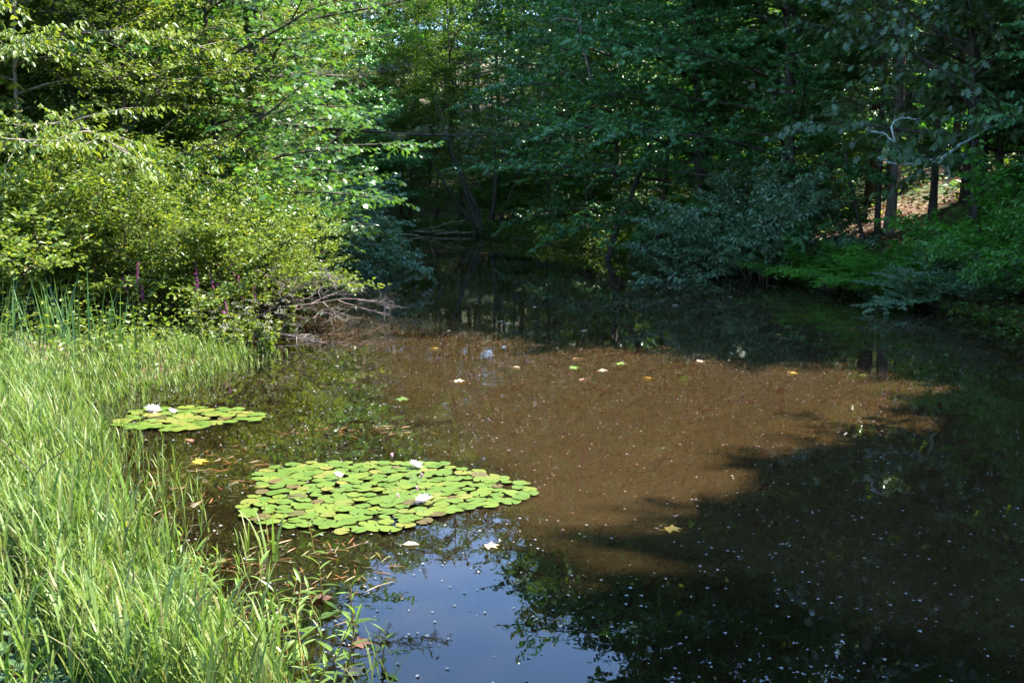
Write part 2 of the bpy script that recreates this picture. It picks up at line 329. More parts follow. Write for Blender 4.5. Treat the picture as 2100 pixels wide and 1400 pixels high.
def make_shrub(seed, H, R, nst, leaf, lsize, nsub, ntw, nlf, bias=0., jit=.8, droop=.1, sublen=.4, twlen=.22, arch=-.6, start=.25, up=1.):
    rs = np.random.RandomState(seed); wood = MB(); limbs = []
    for i in range(nst):
        az = i * 2.399 + rs.rand(); f = sqrt((i + .5) / nst)
        spread = R * f * (1 + bias * cos(az))
        p = np.array([cos(az), sin(az), 0]) * .35 * f * rs.rand() * R; p[2] = -.15
        L = sqrt((H * (1 - .35 * f ** 2)) ** 2 + spread ** 2) * (.85 + .25 * rs.rand())
        d = np.array([cos(az) * spread * .75, sin(az) * spread * .75, H * up * (1.25 - .4 * f)])
        P = curve(p, d, L, 8, rs, .16, arch * f)
        wood.tube(P, np.linspace(.022, .005, 9), 4, cap=False); limbs.append((P, .02))
    crown = canopy(rs, limbs, leaf, lsize, nsub, sublen, ntw, twlen, nlf, droop, jit, wood, start=start, rsub=.006, tilt=.25, grav=-.1)
    return wood, crown

# ------------------------------------------------------------------ object helpers
def tag(o, label=None, cat=None, group=None, kind=None):
    if label: o["label"] = label
    if cat: o["category"] = cat
    if group: o["group"] = group
    if kind: o["kind"] = kind
    return o
def empty(name, loc, rz=0., sc=1.):
    o = bpy.data.objects.new(name, None); COL.objects.link(o); o.location = loc; o.rotation_euler = (0, 0, rz)
    o.scale = (sc, sc, sc) if np.isscalar(sc) else sc; o.empty_display_size = .2
    return o
def obj(name, me, parent=None, loc=None, mat=None, rot=None, sc=None):
    o = bpy.data.objects.new(name, me); COL.objects.link(o)
    if parent: o.parent = parent
    if loc is not None: o.location = loc
    if rot is not None: o.rotation_euler = rot
    if sc is not None: o.scale = (sc, sc, sc) if np.isscalar(sc) else sc
    if mat is not None and mat.name != me.materials[0].name:
        o.material_slots[0].link = 'OBJECT'; o.material_slots[0].material = mat
    return o

# ------------------------------------------------------------------ pond outline and terrain
POND = np.array([(-.7, 3.2), (-1.5, 4.7), (-2.15, 5.5), (-2.8, 6.5), (-3.35, 7.4), (-3.8, 8.4), (-4.35, 9.6), (-5.0, 10.6), (-5.7, 11.6), (-5.6, 12.6), (-4.9, 14.2), (-4.5, 16.6), (-4.7, 18.5), (-5.6, 22),
                 (-6.0, 26), (-6.0, 30), (-6.5, 41), (-7.3, 52), (-5.6, 58.5), (-1.3, 55), (2.3, 48), (4.8, 37.5), (7.0, 33), (8.5, 27.5), (9.4, 24), (9.7, 21), (9.6, 17), (9.9, 12), (9.6, 7), (8.6, 3.6), (4, 3.0)])
def pond_sd(X, Y):
    """signed distance to the waterline, negative on the water"""
    X = np.asarray(X, float); Y = np.asarray(Y, float); d = np.full(X.shape, 1e9); ins = np.zeros(X.shape, bool)
    n = len(POND)
    for i in range(n):
        a = POND[i]; b = POND[(i + 1) % n]; e = b - a
        t = np.clip(((X - a[0]) * e[0] + (Y - a[1]) * e[1]) / (e @ e), 0, 1)
        d = np.minimum(d, np.hypot(X - a[0] - t * e[0], Y - a[1] - t * e[1]))
        c = (a[1] > Y) != (b[1] > Y)
        with np.errstate(divide='ignore', invalid='ignore'): xi = (b[0] - a[0]) * (Y - a[1]) / (b[1] - a[1]) + a[0]
        ins ^= c & (X < xi)
    return np.where(ins, -d, d)
def ground_z(X, Y):
    X = np.asarray(X, float); Y = np.asarray(Y, float)
    s = pond_sd(X, Y)
    right = np.clip((X + 2) / 8, 0, 1); far = np.clip((Y - 45) / 10, 0, 1)
    slope = .10 + .16 * right + .02 * far
    o = np.maximum(s, 0)
    h = .06 * np.tanh(o * 2) + slope * np.minimum(o, 14) * np.tanh(o * .6) + .05 * np.clip(o - 14, 0, 120)
    h = np.where((Y < 3.2) & (s > 0), np.minimum(h, .02 + .36 * o), h)
    h = h + np.clip(o, 0, 1) * .06 * (np.sin(X * 1.7 + 1) * np.cos(Y * 1.3) + np.sin(X * .7 + Y * .9))
    h = h + .16 * np.clip(Y - 66, 0, 120) * (s > 0) + .10 * np.clip(np.abs(X) - 24, 0, 120)
    h = np.where(s < 0, -.05 + np.maximum(s, -2.) * .45, h)
    return h
def gz(x, y): return float(ground_z(np.array([x]), np.array([y]))[0])

def axis(c, n, dense, far):
    u = np.linspace(-1, 1, n); return c + dense * u + (far - dense) * np.sign(u) * np.abs(u) ** 5
xs = axis(0, 230, 30, 700); ys = axis(28, 250, 36, 700)
GX, GY = np.meshgrid(xs, ys); GZ = ground_z(GX, GY)
mb = MB(); nx, ny = len(xs), len(ys); I = (np.arange(ny - 1)[:, None] * nx + np.arange(nx - 1)[None]).ravel()
mb.quads(np.stack([GX, GY, GZ], -1).reshape(-1, 3), np.stack([I, I + 1, I + nx + 1, I + nx], 1))
tag(obj('ground', mb.mesh('ground', M['ground'], True)), kind='structure')

# water: a closed body so that light scatters inside it
mb = MB(); W0, W1, Y0, Y1 = -14, 16, 1.5, 66
V = [(W0, Y0, 0), (W1, Y0, 0), (W1, Y1, 0), (W0, Y1, 0), (W0, Y0, -3), (W1, Y0, -3), (W1, Y1, -3), (W0, Y1, -3)]
mb.quads(V, [(0, 1, 2, 3), (7, 6, 5, 4), (0, 4, 5, 1), (1, 5, 6, 2), (2, 6, 7, 3), (3, 7, 4, 0)])
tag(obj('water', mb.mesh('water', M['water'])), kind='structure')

# ------------------------------------------------------------------ plant library
def lib(name, parts, mats):
    return [(pn, p.mesh(name + '_' + pn, m, sm)) for (pn, p, sm), m in zip(parts, mats)]
def tree_lib(name, mats, **k):
    t, w, c = make_tree(**k); return lib(name, [('trunk', t, True), ('branches', w, True), ('crown', c, False)], mats)
def shrub_lib(name, mats, **k):
    w, c = make_shrub(**k); return lib(name, [('stems', w, True), ('foliage', c, False)], mats)
LIB = {}
LIB['maple_a'] = tree_lib('maple_a', (M['bark'], M['bark'], M['maple']), seed=3, H=17, cb=1.3, R=5.2, nl=50, leaf=MAPLE, lsize=.15, nsub=15, ntw=6, nlf=12, r0=.2, rise=.12, bias=.35, lean=(.08, 0), droop=.75, jit=.4)
LIB['maple_b'] = tree_lib('maple_b', (M['bark'], M['bark'], M['maple']), seed=8, H=19, cb=2.2, R=4.8, nl=44, leaf=MAPLE, lsize=.165, nsub=12, ntw=6, nlf=9, r0=.22, rise=.2, bias=.1, droop=.75, jit=.4)
LIB['oak_a'] = tree_lib('oak_a', (M['bark'], M['bark'], M['oak']), seed=5, H=9, cb=2.2, R=3.4, nl=30, leaf=OAK, lsize=.24, nsub=9, ntw=5, nlf=6, r0=.12, rise=.2, bias=.5, lean=(.1, 0), droop=.8, jit=.4)
LIB['oak_b'] = tree_lib('oak_b', (M['bark'], M['bark'], M['oak_sun']), seed=15, H=11, cb=1.2, R=3.8, nl=36, leaf=OAK, lsize=.20, nsub=10, ntw=5, nlf=6, r0=.13, rise=.2, bias=.3, droop=.3)
LIB['birch'] = tree_lib('birch', (M['bark_pale'], M['bark_pale'], M['yellow']), seed=21, H=8.5, cb=2.3, R=2.5, nl=30, leaf=OVATE6, lsize=.115, nsub=12, ntw=6, nlf=9, r0=.065, rise=.25, bias=.6, lean=(.06, .02), droop=.9, jit=.6, grav=-.6, twlen=.4)
LIB['small_a'] = tree_lib('small_a', (M['bark'], M['bark'], M['far']), seed=31, H=9, cb=.9, R=3.0, nl=34, leaf=OVATE, lsize=.10, nsub=12, ntw=6, nlf=9, r0=.09, rise=.2, bias=.2, jit=.55, snags=4)
LIB['small_b'] = tree_lib('small_b', (M['bark'], M['bark'], M['far']), seed=32, H=12, cb=3.0, R=3.0, nl=30, leaf=OVATE, lsize=.11, nsub=12, ntw=6, nlf=9, r0=.10, rise=.3, jit=.6, lean=(.05, -.03), snags=8)
LIB['tall_a'] = tree_lib('tall_a', (M['bark'], M['bark'], M['far']), seed=41, H=23, cb=8, R=4.6, nl=34, leaf=OVATE, lsize=.22, nsub=10, ntw=5, nlf=7, r0=.22, rise=.35, jit=.7, snags=9, twlen=.6)
LIB['tall_b'] = tree_lib('tall_b', (M['bark'], M['bark'], M['far']), seed=42, H=20, cb=6, R=4.2, nl=32, leaf=OVATE, lsize=.22, nsub=10, ntw=5, nlf=7, r0=.16, rise=.35, jit=.7, snags=7, lean=(.03, .03), twlen=.6)
LIB['pine_a'] = tree_lib('pine_a', (M['bark'], M['bark'], M['pine']), seed=51, H=21, cb=3.5, R=4.4, nl=44, leaf=TUFT, lsize=.16, nsub=12, ntw=5, nlf=5, r0=.22, rise=.05, shape='cone', bias=.15, grav=.15, sublen=.3, twlen=.3, mode='tuft', start=.35, snags=12)
LIB['hemlock'] = tree_lib('hemlock', (M['bark'], M['bark'], M['hemlock']), seed=61, H=5.5, cb=.4, R=1.9, nl=40, leaf=SPRIG, lsize=.16, nsub=10, ntw=4, nlf=4, r0=.05, rise=.1, shape='cone', grav=-.5, sublen=.35, twlen=.2)
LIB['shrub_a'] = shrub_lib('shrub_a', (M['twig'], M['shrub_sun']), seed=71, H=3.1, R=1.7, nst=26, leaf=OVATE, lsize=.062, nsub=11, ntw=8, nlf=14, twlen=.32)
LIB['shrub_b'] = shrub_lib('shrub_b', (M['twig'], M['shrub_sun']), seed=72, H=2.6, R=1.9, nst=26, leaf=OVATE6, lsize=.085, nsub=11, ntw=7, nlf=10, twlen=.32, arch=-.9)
LIB['shrub_c'] = shrub_lib('shrub_c', (M['twig'], M['shrub_blue']), seed=73, H=3.4, R=2.5, nst=26, leaf=OVATE6, lsize=.10, nsub=17, ntw=7, nlf=10, arch=-1.3, bias=.2, start=.3, droop=.6, jit=.6)
LIB['shrub_d'] = shrub_lib('shrub_d', (M['twig'], M['shrub_green']), seed=74, H=3.2, R=2.2, nst=22, leaf=OVATE6, lsize=.11, nsub=14, ntw=6, nlf=9, arch=-.8, bias=.2, droop=.5, jit=.6)
LIB['oak_sapling'] = shrub_lib('oak_sapling', (M['twig'], M['oak']), seed=75, H=1.7, R=1.3, nst=9, leaf=OAK, lsize=.19, nsub=9, ntw=4, nlf=5, start=.3)

CAT = dict(maple_a='maple', maple_b='maple', oak_a='oak', oak_b='oak', birch='birch', small_a='sapling', small_b='sapling', tall_a='forest', tall_b='forest', pine_a='pine', hemlock='hemlock')
def plant(kind, x, y, label, rz=0., sc=1., group=None, mat=None, name=None, dz=-.05, wood=None, cat=None):
    istree = kind in CAT
    nm = name or (CAT[kind] + '_tree' if istree else ('oak_sapling' if kind == 'oak_sapling' else 'shrub'))
    o = empty(nm, (x, y, max(gz(x, y), -.5) + dz), radians(rz), sc)
    tag(o, label, cat or ('tree' if istree else 'shrub'), group)
    for pn, me in LIB[kind]:
        obj(pn, me, o, mat=(mat if pn in ('crown', 'foliage') else wood if pn in ('trunk', 'branches') else None))
    return o

# ------------------------------------------------------------------ right-hand shore
plant('maple_a', 6.5, 35.5, 'big maple leaning out low over the water with layered blue green leaves', 190, .95)
plant('maple_a', 4.6, 44.5, 'maple behind the leaning one with boughs reaching to the middle of the pond end', 200, .92)
plant('maple_b', 9.3, 35.5, 'tall dark maple rising behind the grey green bush', 170, 1.05)
plant('maple_a', 8.8, 32.4, 'maple with dense layered leaves between the leaning one and the oak', 175, .85)
plant('maple_b', 7.6, 40.5, 'dense maple filling the shade between the two nearest maples', 60, 1.1)
plant('shrub_c', 7.3, 30.2, 'rounded grey green bush hanging over the dark water', 185, (1.2, 1.1, 1.25), dz=-.55)
plant('shrub_c', 5.9, 32.6, 'low grey green bush dipping its bare twigs into the water', 120, (.75, .75, .5))
plant('oak_a', 11.4, 24.9, 'oak with large dull dark leaves above the brown slope', 185, 1.0)
plant('oak_a', 13.2, 27.6, 'second oak reaching its dark boughs from the upper bank', 150, 1.05)
plant('shrub_d', 11.5, 21.6, 'bright green bush on the near bank beside the dark water', 170, 1.0)
plant('shrub_d', 10.9, 19.6, 'green bush spilling over the water at the edge of the picture', 190, .85)
plant('shrub_d', 9.2, 26.8, 'low dark green bush hiding the waterline below the slope', 190, (.6, .6, .3))
plant('shrub_d', 9.5, 24.6, 'low leafy bush overhanging the water below the pale trunk', 185, (.85, .85, .42))
plant('shrub_c', 9.8, 22.4, 'low dull bush trailing into the dark water beside the bright green one', 185, (.62, .62, .4))
plant('shrub_d', 8.7, 27.9, 'low leafy bush between the grey green bush and the stones', 185, (.7, .7, .36))
plant('shrub_d', 11.6, 24.6, 'smaller green bush at the foot of the leaf strewn slope', 60, (.6, .6, .5))
plant('shrub_d', 13.3, 23.4, 'green bush higher up the bank under the hemlock', 20, .95)
plant('hemlock', 13.6, 27.6, 'young hemlock with drooping feathery sprays on the upper bank', 0, 1.0)
plant('pine_a', 15.6, 30.5, 'white pine with long boughs above the oaks', 200, 1.0)
plant('pine_a', 19.5, 27.0, 'white pine standing further up the bank', 160, .9)

def bare_trunk(x, y, r, H, label, mat='bark', lean=(0, 0), group=None, branches=5, seed=0):
    rs = np.random.RandomState(seed + int(x * 10)); t = MB(); ws = []; z = np.linspace(-.4, H, 12)
    P = np.stack([lean[0] * z + np.cumsum(rs.randn(12)) * .03, lean[1] * z + np.cumsum(rs.randn(12)) * .03, z], 1)
    rad = np.linspace(r, r * .55, 12); rad[0] *= 1.6; rad[1] *= 1.1; t.tube(P, rad, 10)
    for i in range(branches):
        p, _ = interp(P, .15 + .8 * rs.rand()); az = rs.rand() * 6.28
        Q = curve(p, (cos(az), sin(az), .2 + rs.randn() * .2), .5 + rs.rand() * 1.6, 6, rs, .35, -.3); w = MB(); ws.append(w); w.tube(Q, np.linspace(.02, .005, 7), 4)
        for k in range(4):
            q, e = interp(Q, .3 + .15 * k); w.tube(curve(q, e + rs.randn(3) * .7, .25 + rs.rand() * .4, 3, rs, .3), np.linspace(.007, .003, 4), 3)
    o = empty('bare_tree', (x, y, gz(x, y) - .05)); tag(o, label, 'tree', group)
    obj('trunk', t.mesh('bare_trunk', M[mat], True), o)
    for w in ws: obj('branch', w.mesh('bare_branch', M['twig'], True), o)
    return o
bare_trunk(11.9, 32.5, .15, 14, 'pale sunlit trunk standing on the brown leaf slope', 'bark_pale', (.01, 0))  # pale bark tone stands in for sunlight on this trunk
bare_trunk(11.45, 32.0, .09, 13, 'grey trunk just beside the pale sunlit one', 'bark', (-.01, 0), seed=2)
bare_trunk(13.3, 32.6, .11, 15, 'straight dark trunk right of the pale sunlit trunk', 'bark', (.0, 0), seed=3)
bare_trunk(13.2, 29.2, .19, 16, 'thickest dark trunk behind the lichen covered limb', 'bark', (.0, 0), seed=4, branches=9)
bare_trunk(12.4, 24.2, .09, 11, 'slender trunk with bare twigs above the bright green bush', 'bark', (.0, .0), seed=5, branches=14)
bare_trunk(13.2, 38, .22, 17, 'dark trunk deep in the wood behind the grey green bush', 'bark', seed=6)
bare_trunk(10.4, 30.2, .07, 3.2, 'thin crooked stem leaning out of the slope beside the grey green bush', 'bark', (-.25, -.1), seed=7)
bare_trunk(3.2, 37.2, .14, 5, 'leaning trunk rising out of the water under the maple', 'bark', (.35, .1), seed=8, branches=3)
bare_trunk(5.0, 36.0, .12, 5, 'second dark trunk standing in the water under the maple', 'bark', (.15, .1), seed=9, branches=3)
bare_trunk(8.0, 34.6, .10, 2.6, 'broken pale snag leaning beside the grey green bush', 'log', (-.35, 0), seed=10, branches=2)

def limb(name, pts, r, mat, label, cat='branch', twigs=0, seed=1, tl=.4, k=6, group=None):
    """pts: list of world polylines; the first one is the main stem"""
    rs = np.random.RandomState(seed); base = np.array(pts[0][0], float); o = empty(name, base); tag(o, label, cat, group)
    for i, L in enumerate(pts):
        P = np.array(L, float) - base; u = np.linspace(0, len(P) - 1, len(P) * 4)
        Q = np.stack([np.interp(u, np.arange(len(P)), P[:, j]) for j in range(3)], 1)
        Q = np.vstack([Q[:1], (Q[:-2] + Q[1:-1] + Q[2:]) / 3, Q[-1:]]) + rs.randn(len(Q), 3) * r * .3
        m = MB(); m.tube(Q, np.linspace(r if i == 0 else r * .7, r * .35, len(Q)) * (1 + .25 * rs.rand(len(Q))), k)
        for j in range(twigs):
            p, d = interp(Q, .2 + .8 * rs.rand()); m.tube(curve(p, d * .6 + rs.randn(3) * .6, tl * (.4 + rs.rand()), 4, rs, .35), np.linspace(r * .25, r * .08, 5), 3)
        obj('main_stem' if i == 0 else 'side_branch', m.mesh(name + str(i), M[mat], True), o)
    return o
# lichen covered dead limb in front of the oak
limb('dead_limb', [[(9.65, 22.5, 3.55), (9.35, 22.3, 3.35), (9.1, 22.2, 3.28), (8.75, 22.2, 3.15), (8.4, 22.2, 3.15), (8.05, 22.2, 3.17), (7.8, 22.2, 3.3)],
                   [(8.35, 22.2, 3.15), (8.2, 22.2, 3.5), (8.0, 22.2, 3.75), (7.8, 22.2, 3.82), (7.62, 22.2, 3.82), (7.55, 22.2, 3.93)],
                   [(8.15, 22.2, 3.6), (8.05, 22.2, 3.9), (8.2, 22.25, 4.1), (8.45, 22.3, 4.12), (8.6, 22.3, 4.08)],
                   [(9.2, 22.2, 3.3), (9.3, 22.15, 3.1), (9.33, 22.1, 2.9), (9.25, 22.1, 2.75), (9.4, 22.1, 2.68)],
                   [(9.65, 22.5, 3.55), (10.6, 23, 4.0), (11.0, 23.3, 4.2)]],
     .034, 'lichen', 'pale lichen covered dead limb hanging in front of the oak leaves', twigs=2, tl=.25, seed=4)
limb('dead_limb', [[(2.6, 34.5, 6.1), (2.25, 34.2, 7.3), (2.1, 34, 8.2), (1.6, 33.8, 9.1), (1.1, 33.6, 10.2)], [(2.1, 34, 7.9), (1.6, 34, 8.0), (1.2, 34, 7.9)], [(1.7, 33.9, 9.0), (1.9, 33.9, 9.6)]],
     .045, 'deadwood', 'white bare branch standing up out of the leaning maple', twigs=1, seed=6)
limb('dead_limb', [[(9.9, 18.6, 1.15), (9.6, 18.4, .9), (9.2, 18.3, .75)], [(9.9, 18.6, 1.15), (10.1, 18.8, 1.6), (10.2, 18.9, 2.1)]], .03, 'lichen', 'short pale dead branch caught in the bright green bush', twigs=1, seed=8)

# ------------------------------------------------------------------ far end
for k, (x, y, kind, rz, sc, lab) in enumerate([
        (-8.6, 60, 'small_a', 0, 1.1, 'leafy sapling at the far left corner of the pond'),
        (-6.2, 62, 'small_b', 50, 1.1, 'thin sapling behind the fallen logs at the far end'),
        (-4.4, 60, 'small_a', 120, 1.0, 'bushy sapling just behind the pale fallen logs'),
        (-2.8, 60.5, 'small_b', 200, 1.2, 'taller sapling between the logs and the many stemmed alder'),
        (.2, 58, 'small_a', 240, .9, 'low spreading sapling beside the many stemmed alder'),
        (1.8, 54, 'small_a', 160, .85, 'sapling on the far shore under the maple boughs'),
        (3.6, 50.5, 'small_b', 90, 1.0, 'slim sapling in the shade at the right of the far shore'),
        (-8.9, 53, 'maple_b', 30, .95, 'maple with sunlit yellow green top at the far left'),
        (-10.5, 46.5, 'maple_b', 300, .9, 'tall maple on the left shore near the far end')]):
    plant(kind, x, y, lab, rz, sc)
# many-stemmed alder
o = empty('alder', (-1.3, 55.6, .0)); tag(o, 'many stemmed alder with leaning dark trunks at the far waterline', 'tree'); rs = np.random.RandomState(9); cr = None; lm = []
for i in range(6):
    az = [2.6, 2.2, 1.2, .5, 3.4, 5][i]; P = curve((cos(az) * .25, sin(az) * .2, -.3), (cos(az) * .42, sin(az) * .3, 1), 6 + rs.rand() * 3, 8, rs, .12)
    m = MB(); m.tube(P, np.linspace(.13, .04, 9), 8); obj('trunk', m.mesh('alder_trunk', M['bark'], True), o); lm.append((P, .1))
w = MB(); cr = canopy(rs, lm, OVATE, .12, 12, .3, 6, .4, 8, wood=w, start=.3); obj('branches', w.mesh('alder_branches', M['bark'], True), o); obj('crown', cr.mesh('alder_crown', M['far']), o)
def log(x0, y0, x1, y1, z0, z1, r, label, mat='log', tw=3, seed=0):
    limb('fallen_log', [[(x0, y0, z0), ((x0 + x1) / 2, (y0 + y1) / 2, (z0 + z1) / 2 + .05), (x1, y1, z1)]], r, mat, label, 'log', twigs=tw, seed=seed, tl=.9)
log(-2.6, 56.8, -5.6, 57.8, .75, .12, .13, 'mossy pale log sloping down to the far waterline')
log(-3.0, 56.9, -6.6, 57.9, .15, .10, .12, 'pale log lying flat along the far waterline', seed=3)
log(-2.0, 56.0, -4.2, 55.6, .15, .10, .06, 'thin broken log floating off the far shore', seed=5)
log(-5.0, 55.0, -6.9, 54.2, .05, .15, .05, 'thin fallen branch at the left of the far shore', seed=7)
log(4.4, 38.6, 6.6, 35.2, .08, .25, .07, 'sunken log under the grey green bush', seed=9)
log(1.7, 50.0, 4.2, 42.0, .12, .20, .06, 'long dark branch lying along the waterline under the maples', 'deadwood', 6, seed=11)

# ------------------------------------------------------------------ left-hand shore
G_L = 'sunlit shrubs along the left bank'
for x, y, kind, rz, sc, lab, mt in [
        (-9.9, 17.6, 'shrub_a', 0, 1.05, 'yellow green shrub nearest the edge of the picture on the left', 'yellow'),
        (-8.3, 17.3, 'shrub_b', 70, 1.12, 'broad yellow green shrub behind the dark sedge blades', None),
        (-6.9, 18.2, 'shrub_a', 140, 1.0, 'shrub with bare brown twigs low down behind the grass', None),
        (-5.7, 19.2, 'shrub_b', 200, 1.05, 'green shrub above the purple flower spikes', None),
        (-5.3, 20.8, 'shrub_a', 30, .9, 'arching shrub reaching over the dead brushwood', 'yellow'),
        (-9.2, 20.4, 'shrub_a', 250, 1.2, 'taller shrub behind the broad yellow green one', None),
        (-7.4, 21.2, 'shrub_b', 300, 1.35, 'shrub in the second row with pale leaf tips', 'oak_sun'),
        (-11.8, 19.6, 'shrub_b', 20, 1.3, 'large shrub under the slender pale trunk', 'yellow'),
        (-6.6, 24.2, 'shrub_a', 80, 1.15, 'shrub below the sunlit oak', None),
        (-6.7, 28.2, 'shrub_c', 350, 1.15, 'grey shaded bush hanging over the water on the left shore', None),
        (-7.2, 32.4, 'shrub_c', 20, 1.15, 'half sunlit bush further along the left shore', None),
        (-7.6, 36.0, 'shrub_a', 20, 1.2, 'dark shrub where the left shore narrows', 'shrub_blue'),
        (-7.9, 42.0, 'shrub_c', 0, .95, 'far shaded shrub on the left shore', None)]:
    plant(kind, x, y, lab, rz, sc, G_L if y < 25 else None, M[mt] if mt else None)
plant('oak_sapling', -6.3, 26.6, 'low oak sapling with big leaves touching the dark water', 0, 1.0)
plant('oak_sapling', -6.6, 29.0, 'shaded oak sapling behind the sunlit one', 90, 1.0)
plant('birch', -9.3, 19.4, 'slender pale trunked tree with hanging yellow green leaves', -10, 1.0, name='birch_tree')
plant('oak_b', -6.5, 23.0, 'sunlit oak leaning over the shrubs towards the open water', 0, .85)
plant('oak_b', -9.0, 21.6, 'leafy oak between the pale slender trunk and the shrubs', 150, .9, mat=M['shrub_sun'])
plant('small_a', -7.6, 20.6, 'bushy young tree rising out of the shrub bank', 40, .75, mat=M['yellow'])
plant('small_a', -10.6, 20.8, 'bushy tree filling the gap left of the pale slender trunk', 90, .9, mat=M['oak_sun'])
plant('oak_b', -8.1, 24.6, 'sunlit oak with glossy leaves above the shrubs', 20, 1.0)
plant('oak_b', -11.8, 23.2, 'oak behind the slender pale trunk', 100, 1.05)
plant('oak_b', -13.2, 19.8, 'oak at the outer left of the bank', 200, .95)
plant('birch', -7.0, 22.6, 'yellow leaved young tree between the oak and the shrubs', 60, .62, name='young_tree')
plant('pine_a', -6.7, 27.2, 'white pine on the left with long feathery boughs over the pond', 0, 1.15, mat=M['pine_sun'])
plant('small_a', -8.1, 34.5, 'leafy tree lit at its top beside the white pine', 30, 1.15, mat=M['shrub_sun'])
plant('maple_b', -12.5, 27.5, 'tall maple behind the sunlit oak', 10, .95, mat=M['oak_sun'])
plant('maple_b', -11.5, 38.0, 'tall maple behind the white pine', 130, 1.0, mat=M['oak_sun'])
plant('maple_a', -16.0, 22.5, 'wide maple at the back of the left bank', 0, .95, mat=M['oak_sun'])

# ------------------------------------------------------------------ forest behind, and the trees round the pond that shade it
LITZONE = np.array([(-9, 19.5), (-3.5, 20.5), (0, 18.), (3, 16.3), (5.5, 14.3), (4.9, 12.6), (3.1, 11.9), (4.3, 10.9), (2.2, 10.7), (2.9, 10.2), (1.1, 9.2), (1.5, 8.1), (.1, 7.4), (-.7, 7.1), (-1.0, 6.4), (-1.1, 5.0), (-1.7, 5.3), (-2.5, 6.1), (-3.6, 6.8), (-6, 7.4), (-9, 8.4)])
def inpoly(X, Y, P):
    ins = np.zeros(X.shape, bool)
    for i in range(len(P)):
        a = P[i]; b = P[(i + 1) % len(P)]; c = (a[1] > Y) != (b[1] > Y)
        with np.errstate(divide='ignore', invalid='ignore'): xi = (b[0] - a[0]) * (Y - a[1]) / (b[1] - a[1]) + a[0]
        ins ^= c & (X < xi)
    return ins
def keeps_sun(x, y, H, cb, R):
    """true where a tree standing here leaves the open water in the sun"""
    z0 = gz(x, y); a = np.linspace(0, 2 * pi, 12); Z = np.linspace(cb, H, 8); f = (Z - cb) / (H - cb); r = R * np.sqrt(np.clip(1 - (2 * f - .8) ** 2 / 1.6, .05, 1))
    X = x + r[:, None] * np.cos(a)[None]; Y = y + r[:, None] * np.sin(a)[None]; k = (Z + z0)[:, None] / SD[2]
    return not inpoly(X - SD[0] * k, Y - SD[1] * k, LITZONE).any()
G_F = 'tall trees of the forest behind the pond'
spots = []; rs = np.random.RandomState(77); tries = 0
DIM = dict(tall_a=(23, 8, 4.6), tall_b=(20, 6, 4.2), pine_a=(21, 3.5, 4.), maple_b=(19, 2.2, 4.6))
while len(spots) < 230 and tries < 14000:
    tries += 1
    x = -42 + 100 * rs.rand(); y = 14 + 100 * rs.rand()
    s = float(pond_sd(np.array([x]), np.array([y]))[0])
    if s < 3.2 or (s < 5.5 and y < 45): continue
    if min([9e9] + [(x - a) ** 2 + (y - b) ** 2 for a, b, *_ in spots]) < (2.3 if y > 55 else 3.3) ** 2: continue
    if x < 8 and y < 22: continue
    kind = ['tall_a', 'tall_b', 'tall_b', 'pine_a', 'maple_b'][rs.randint(5)]; sc = .85 + .3 * rs.rand()
    if x > 5 and y < 50:
        H, cb, R = DIM[kind]
        if not keeps_sun(x, y, H * sc, cb * sc, R * sc): continue
    spots.append((x, y, kind, sc))
def where(x, y):
    if x < -6 and y < 48: return 'behind the left shore'
    if x > 6 and y < 34: return 'on the wooded slope above the brown leaves'
    if x > 4 and y < 55: return 'behind the maples of the right shore'
    if y < 72: return 'just beyond the far end of the pond'
    return 'deep in the forest past the far end'
FL = {'tall_a': 'tall bare stemmed tree with a high crown', 'tall_b': 'straight slender tree with dead lower twigs', 'pine_a': 'dark white pine with long boughs', 'maple_b': 'leafy forest maple'}
for x, y, kind, sc in spots:
    lab = FL[kind] + ' ' + where(x, y)
    plant(kind, x, y, lab, rs.rand() * 360, sc, {'tall_a': 'tall trees ', 'tall_b': 'slender trees ', 'pine_a': 'pines ', 'maple_b': 'maples '}[kind] + where(x, y), name={'tall_a': 'forest_tree', 'tall_b': 'slender_tree', 'pine_a': 'pine_tree', 'maple_b': 'maple_tree'}[kind],
          wood=M['bark_pale'] if kind == 'tall_b' and rs.rand() < .4 else None)
# trees on the near right bank whose crowns shade the water
rs = np.random.RandomState(14); near = []; BD = dict(small_a=(9, .9, 3.), small_b=(12, 3, 3.), maple_b=(19, 2.2, 4.8), tall_b=(20, 6, 4.2), oak_b=(11, 1.2, 3.8)); tries = 0
while len(near) < 85 and tries < 9000:
    tries += 1; x = 10.2 + 14 * rs.rand() ** 1.3; y = -6 + 33 * rs.rand()
    if x < .5 * y + 1.2 or min([99] + [(x - a) ** 2 + (y - b) ** 2 for a, b in near]) < 1.45 ** 2: continue
    kind = ['maple_b', 'maple_b', 'oak_b', 'small_b', 'small_a'][min(4, tries // 1300)]; sc = [.95, .8, .65, .9][tries % 4]; H, cb, R = BD[kind]
    if y > 12 and x - .8 * R * sc < .5 * y and cb * sc < 5: continue
    if not keeps_sun(x, y, H * sc, cb * sc, R * sc * .9): continue
    near.append((x, y)); plant(kind, x, y, 'tree on the near bank outside the view that shades the water', rs.rand() * 360, sc, 'shade trees on the near bank', name='bank_tree')
tries = 0; nn = 0  # unseen maples squeezed narrow, added to fill in the shadow edge on the water
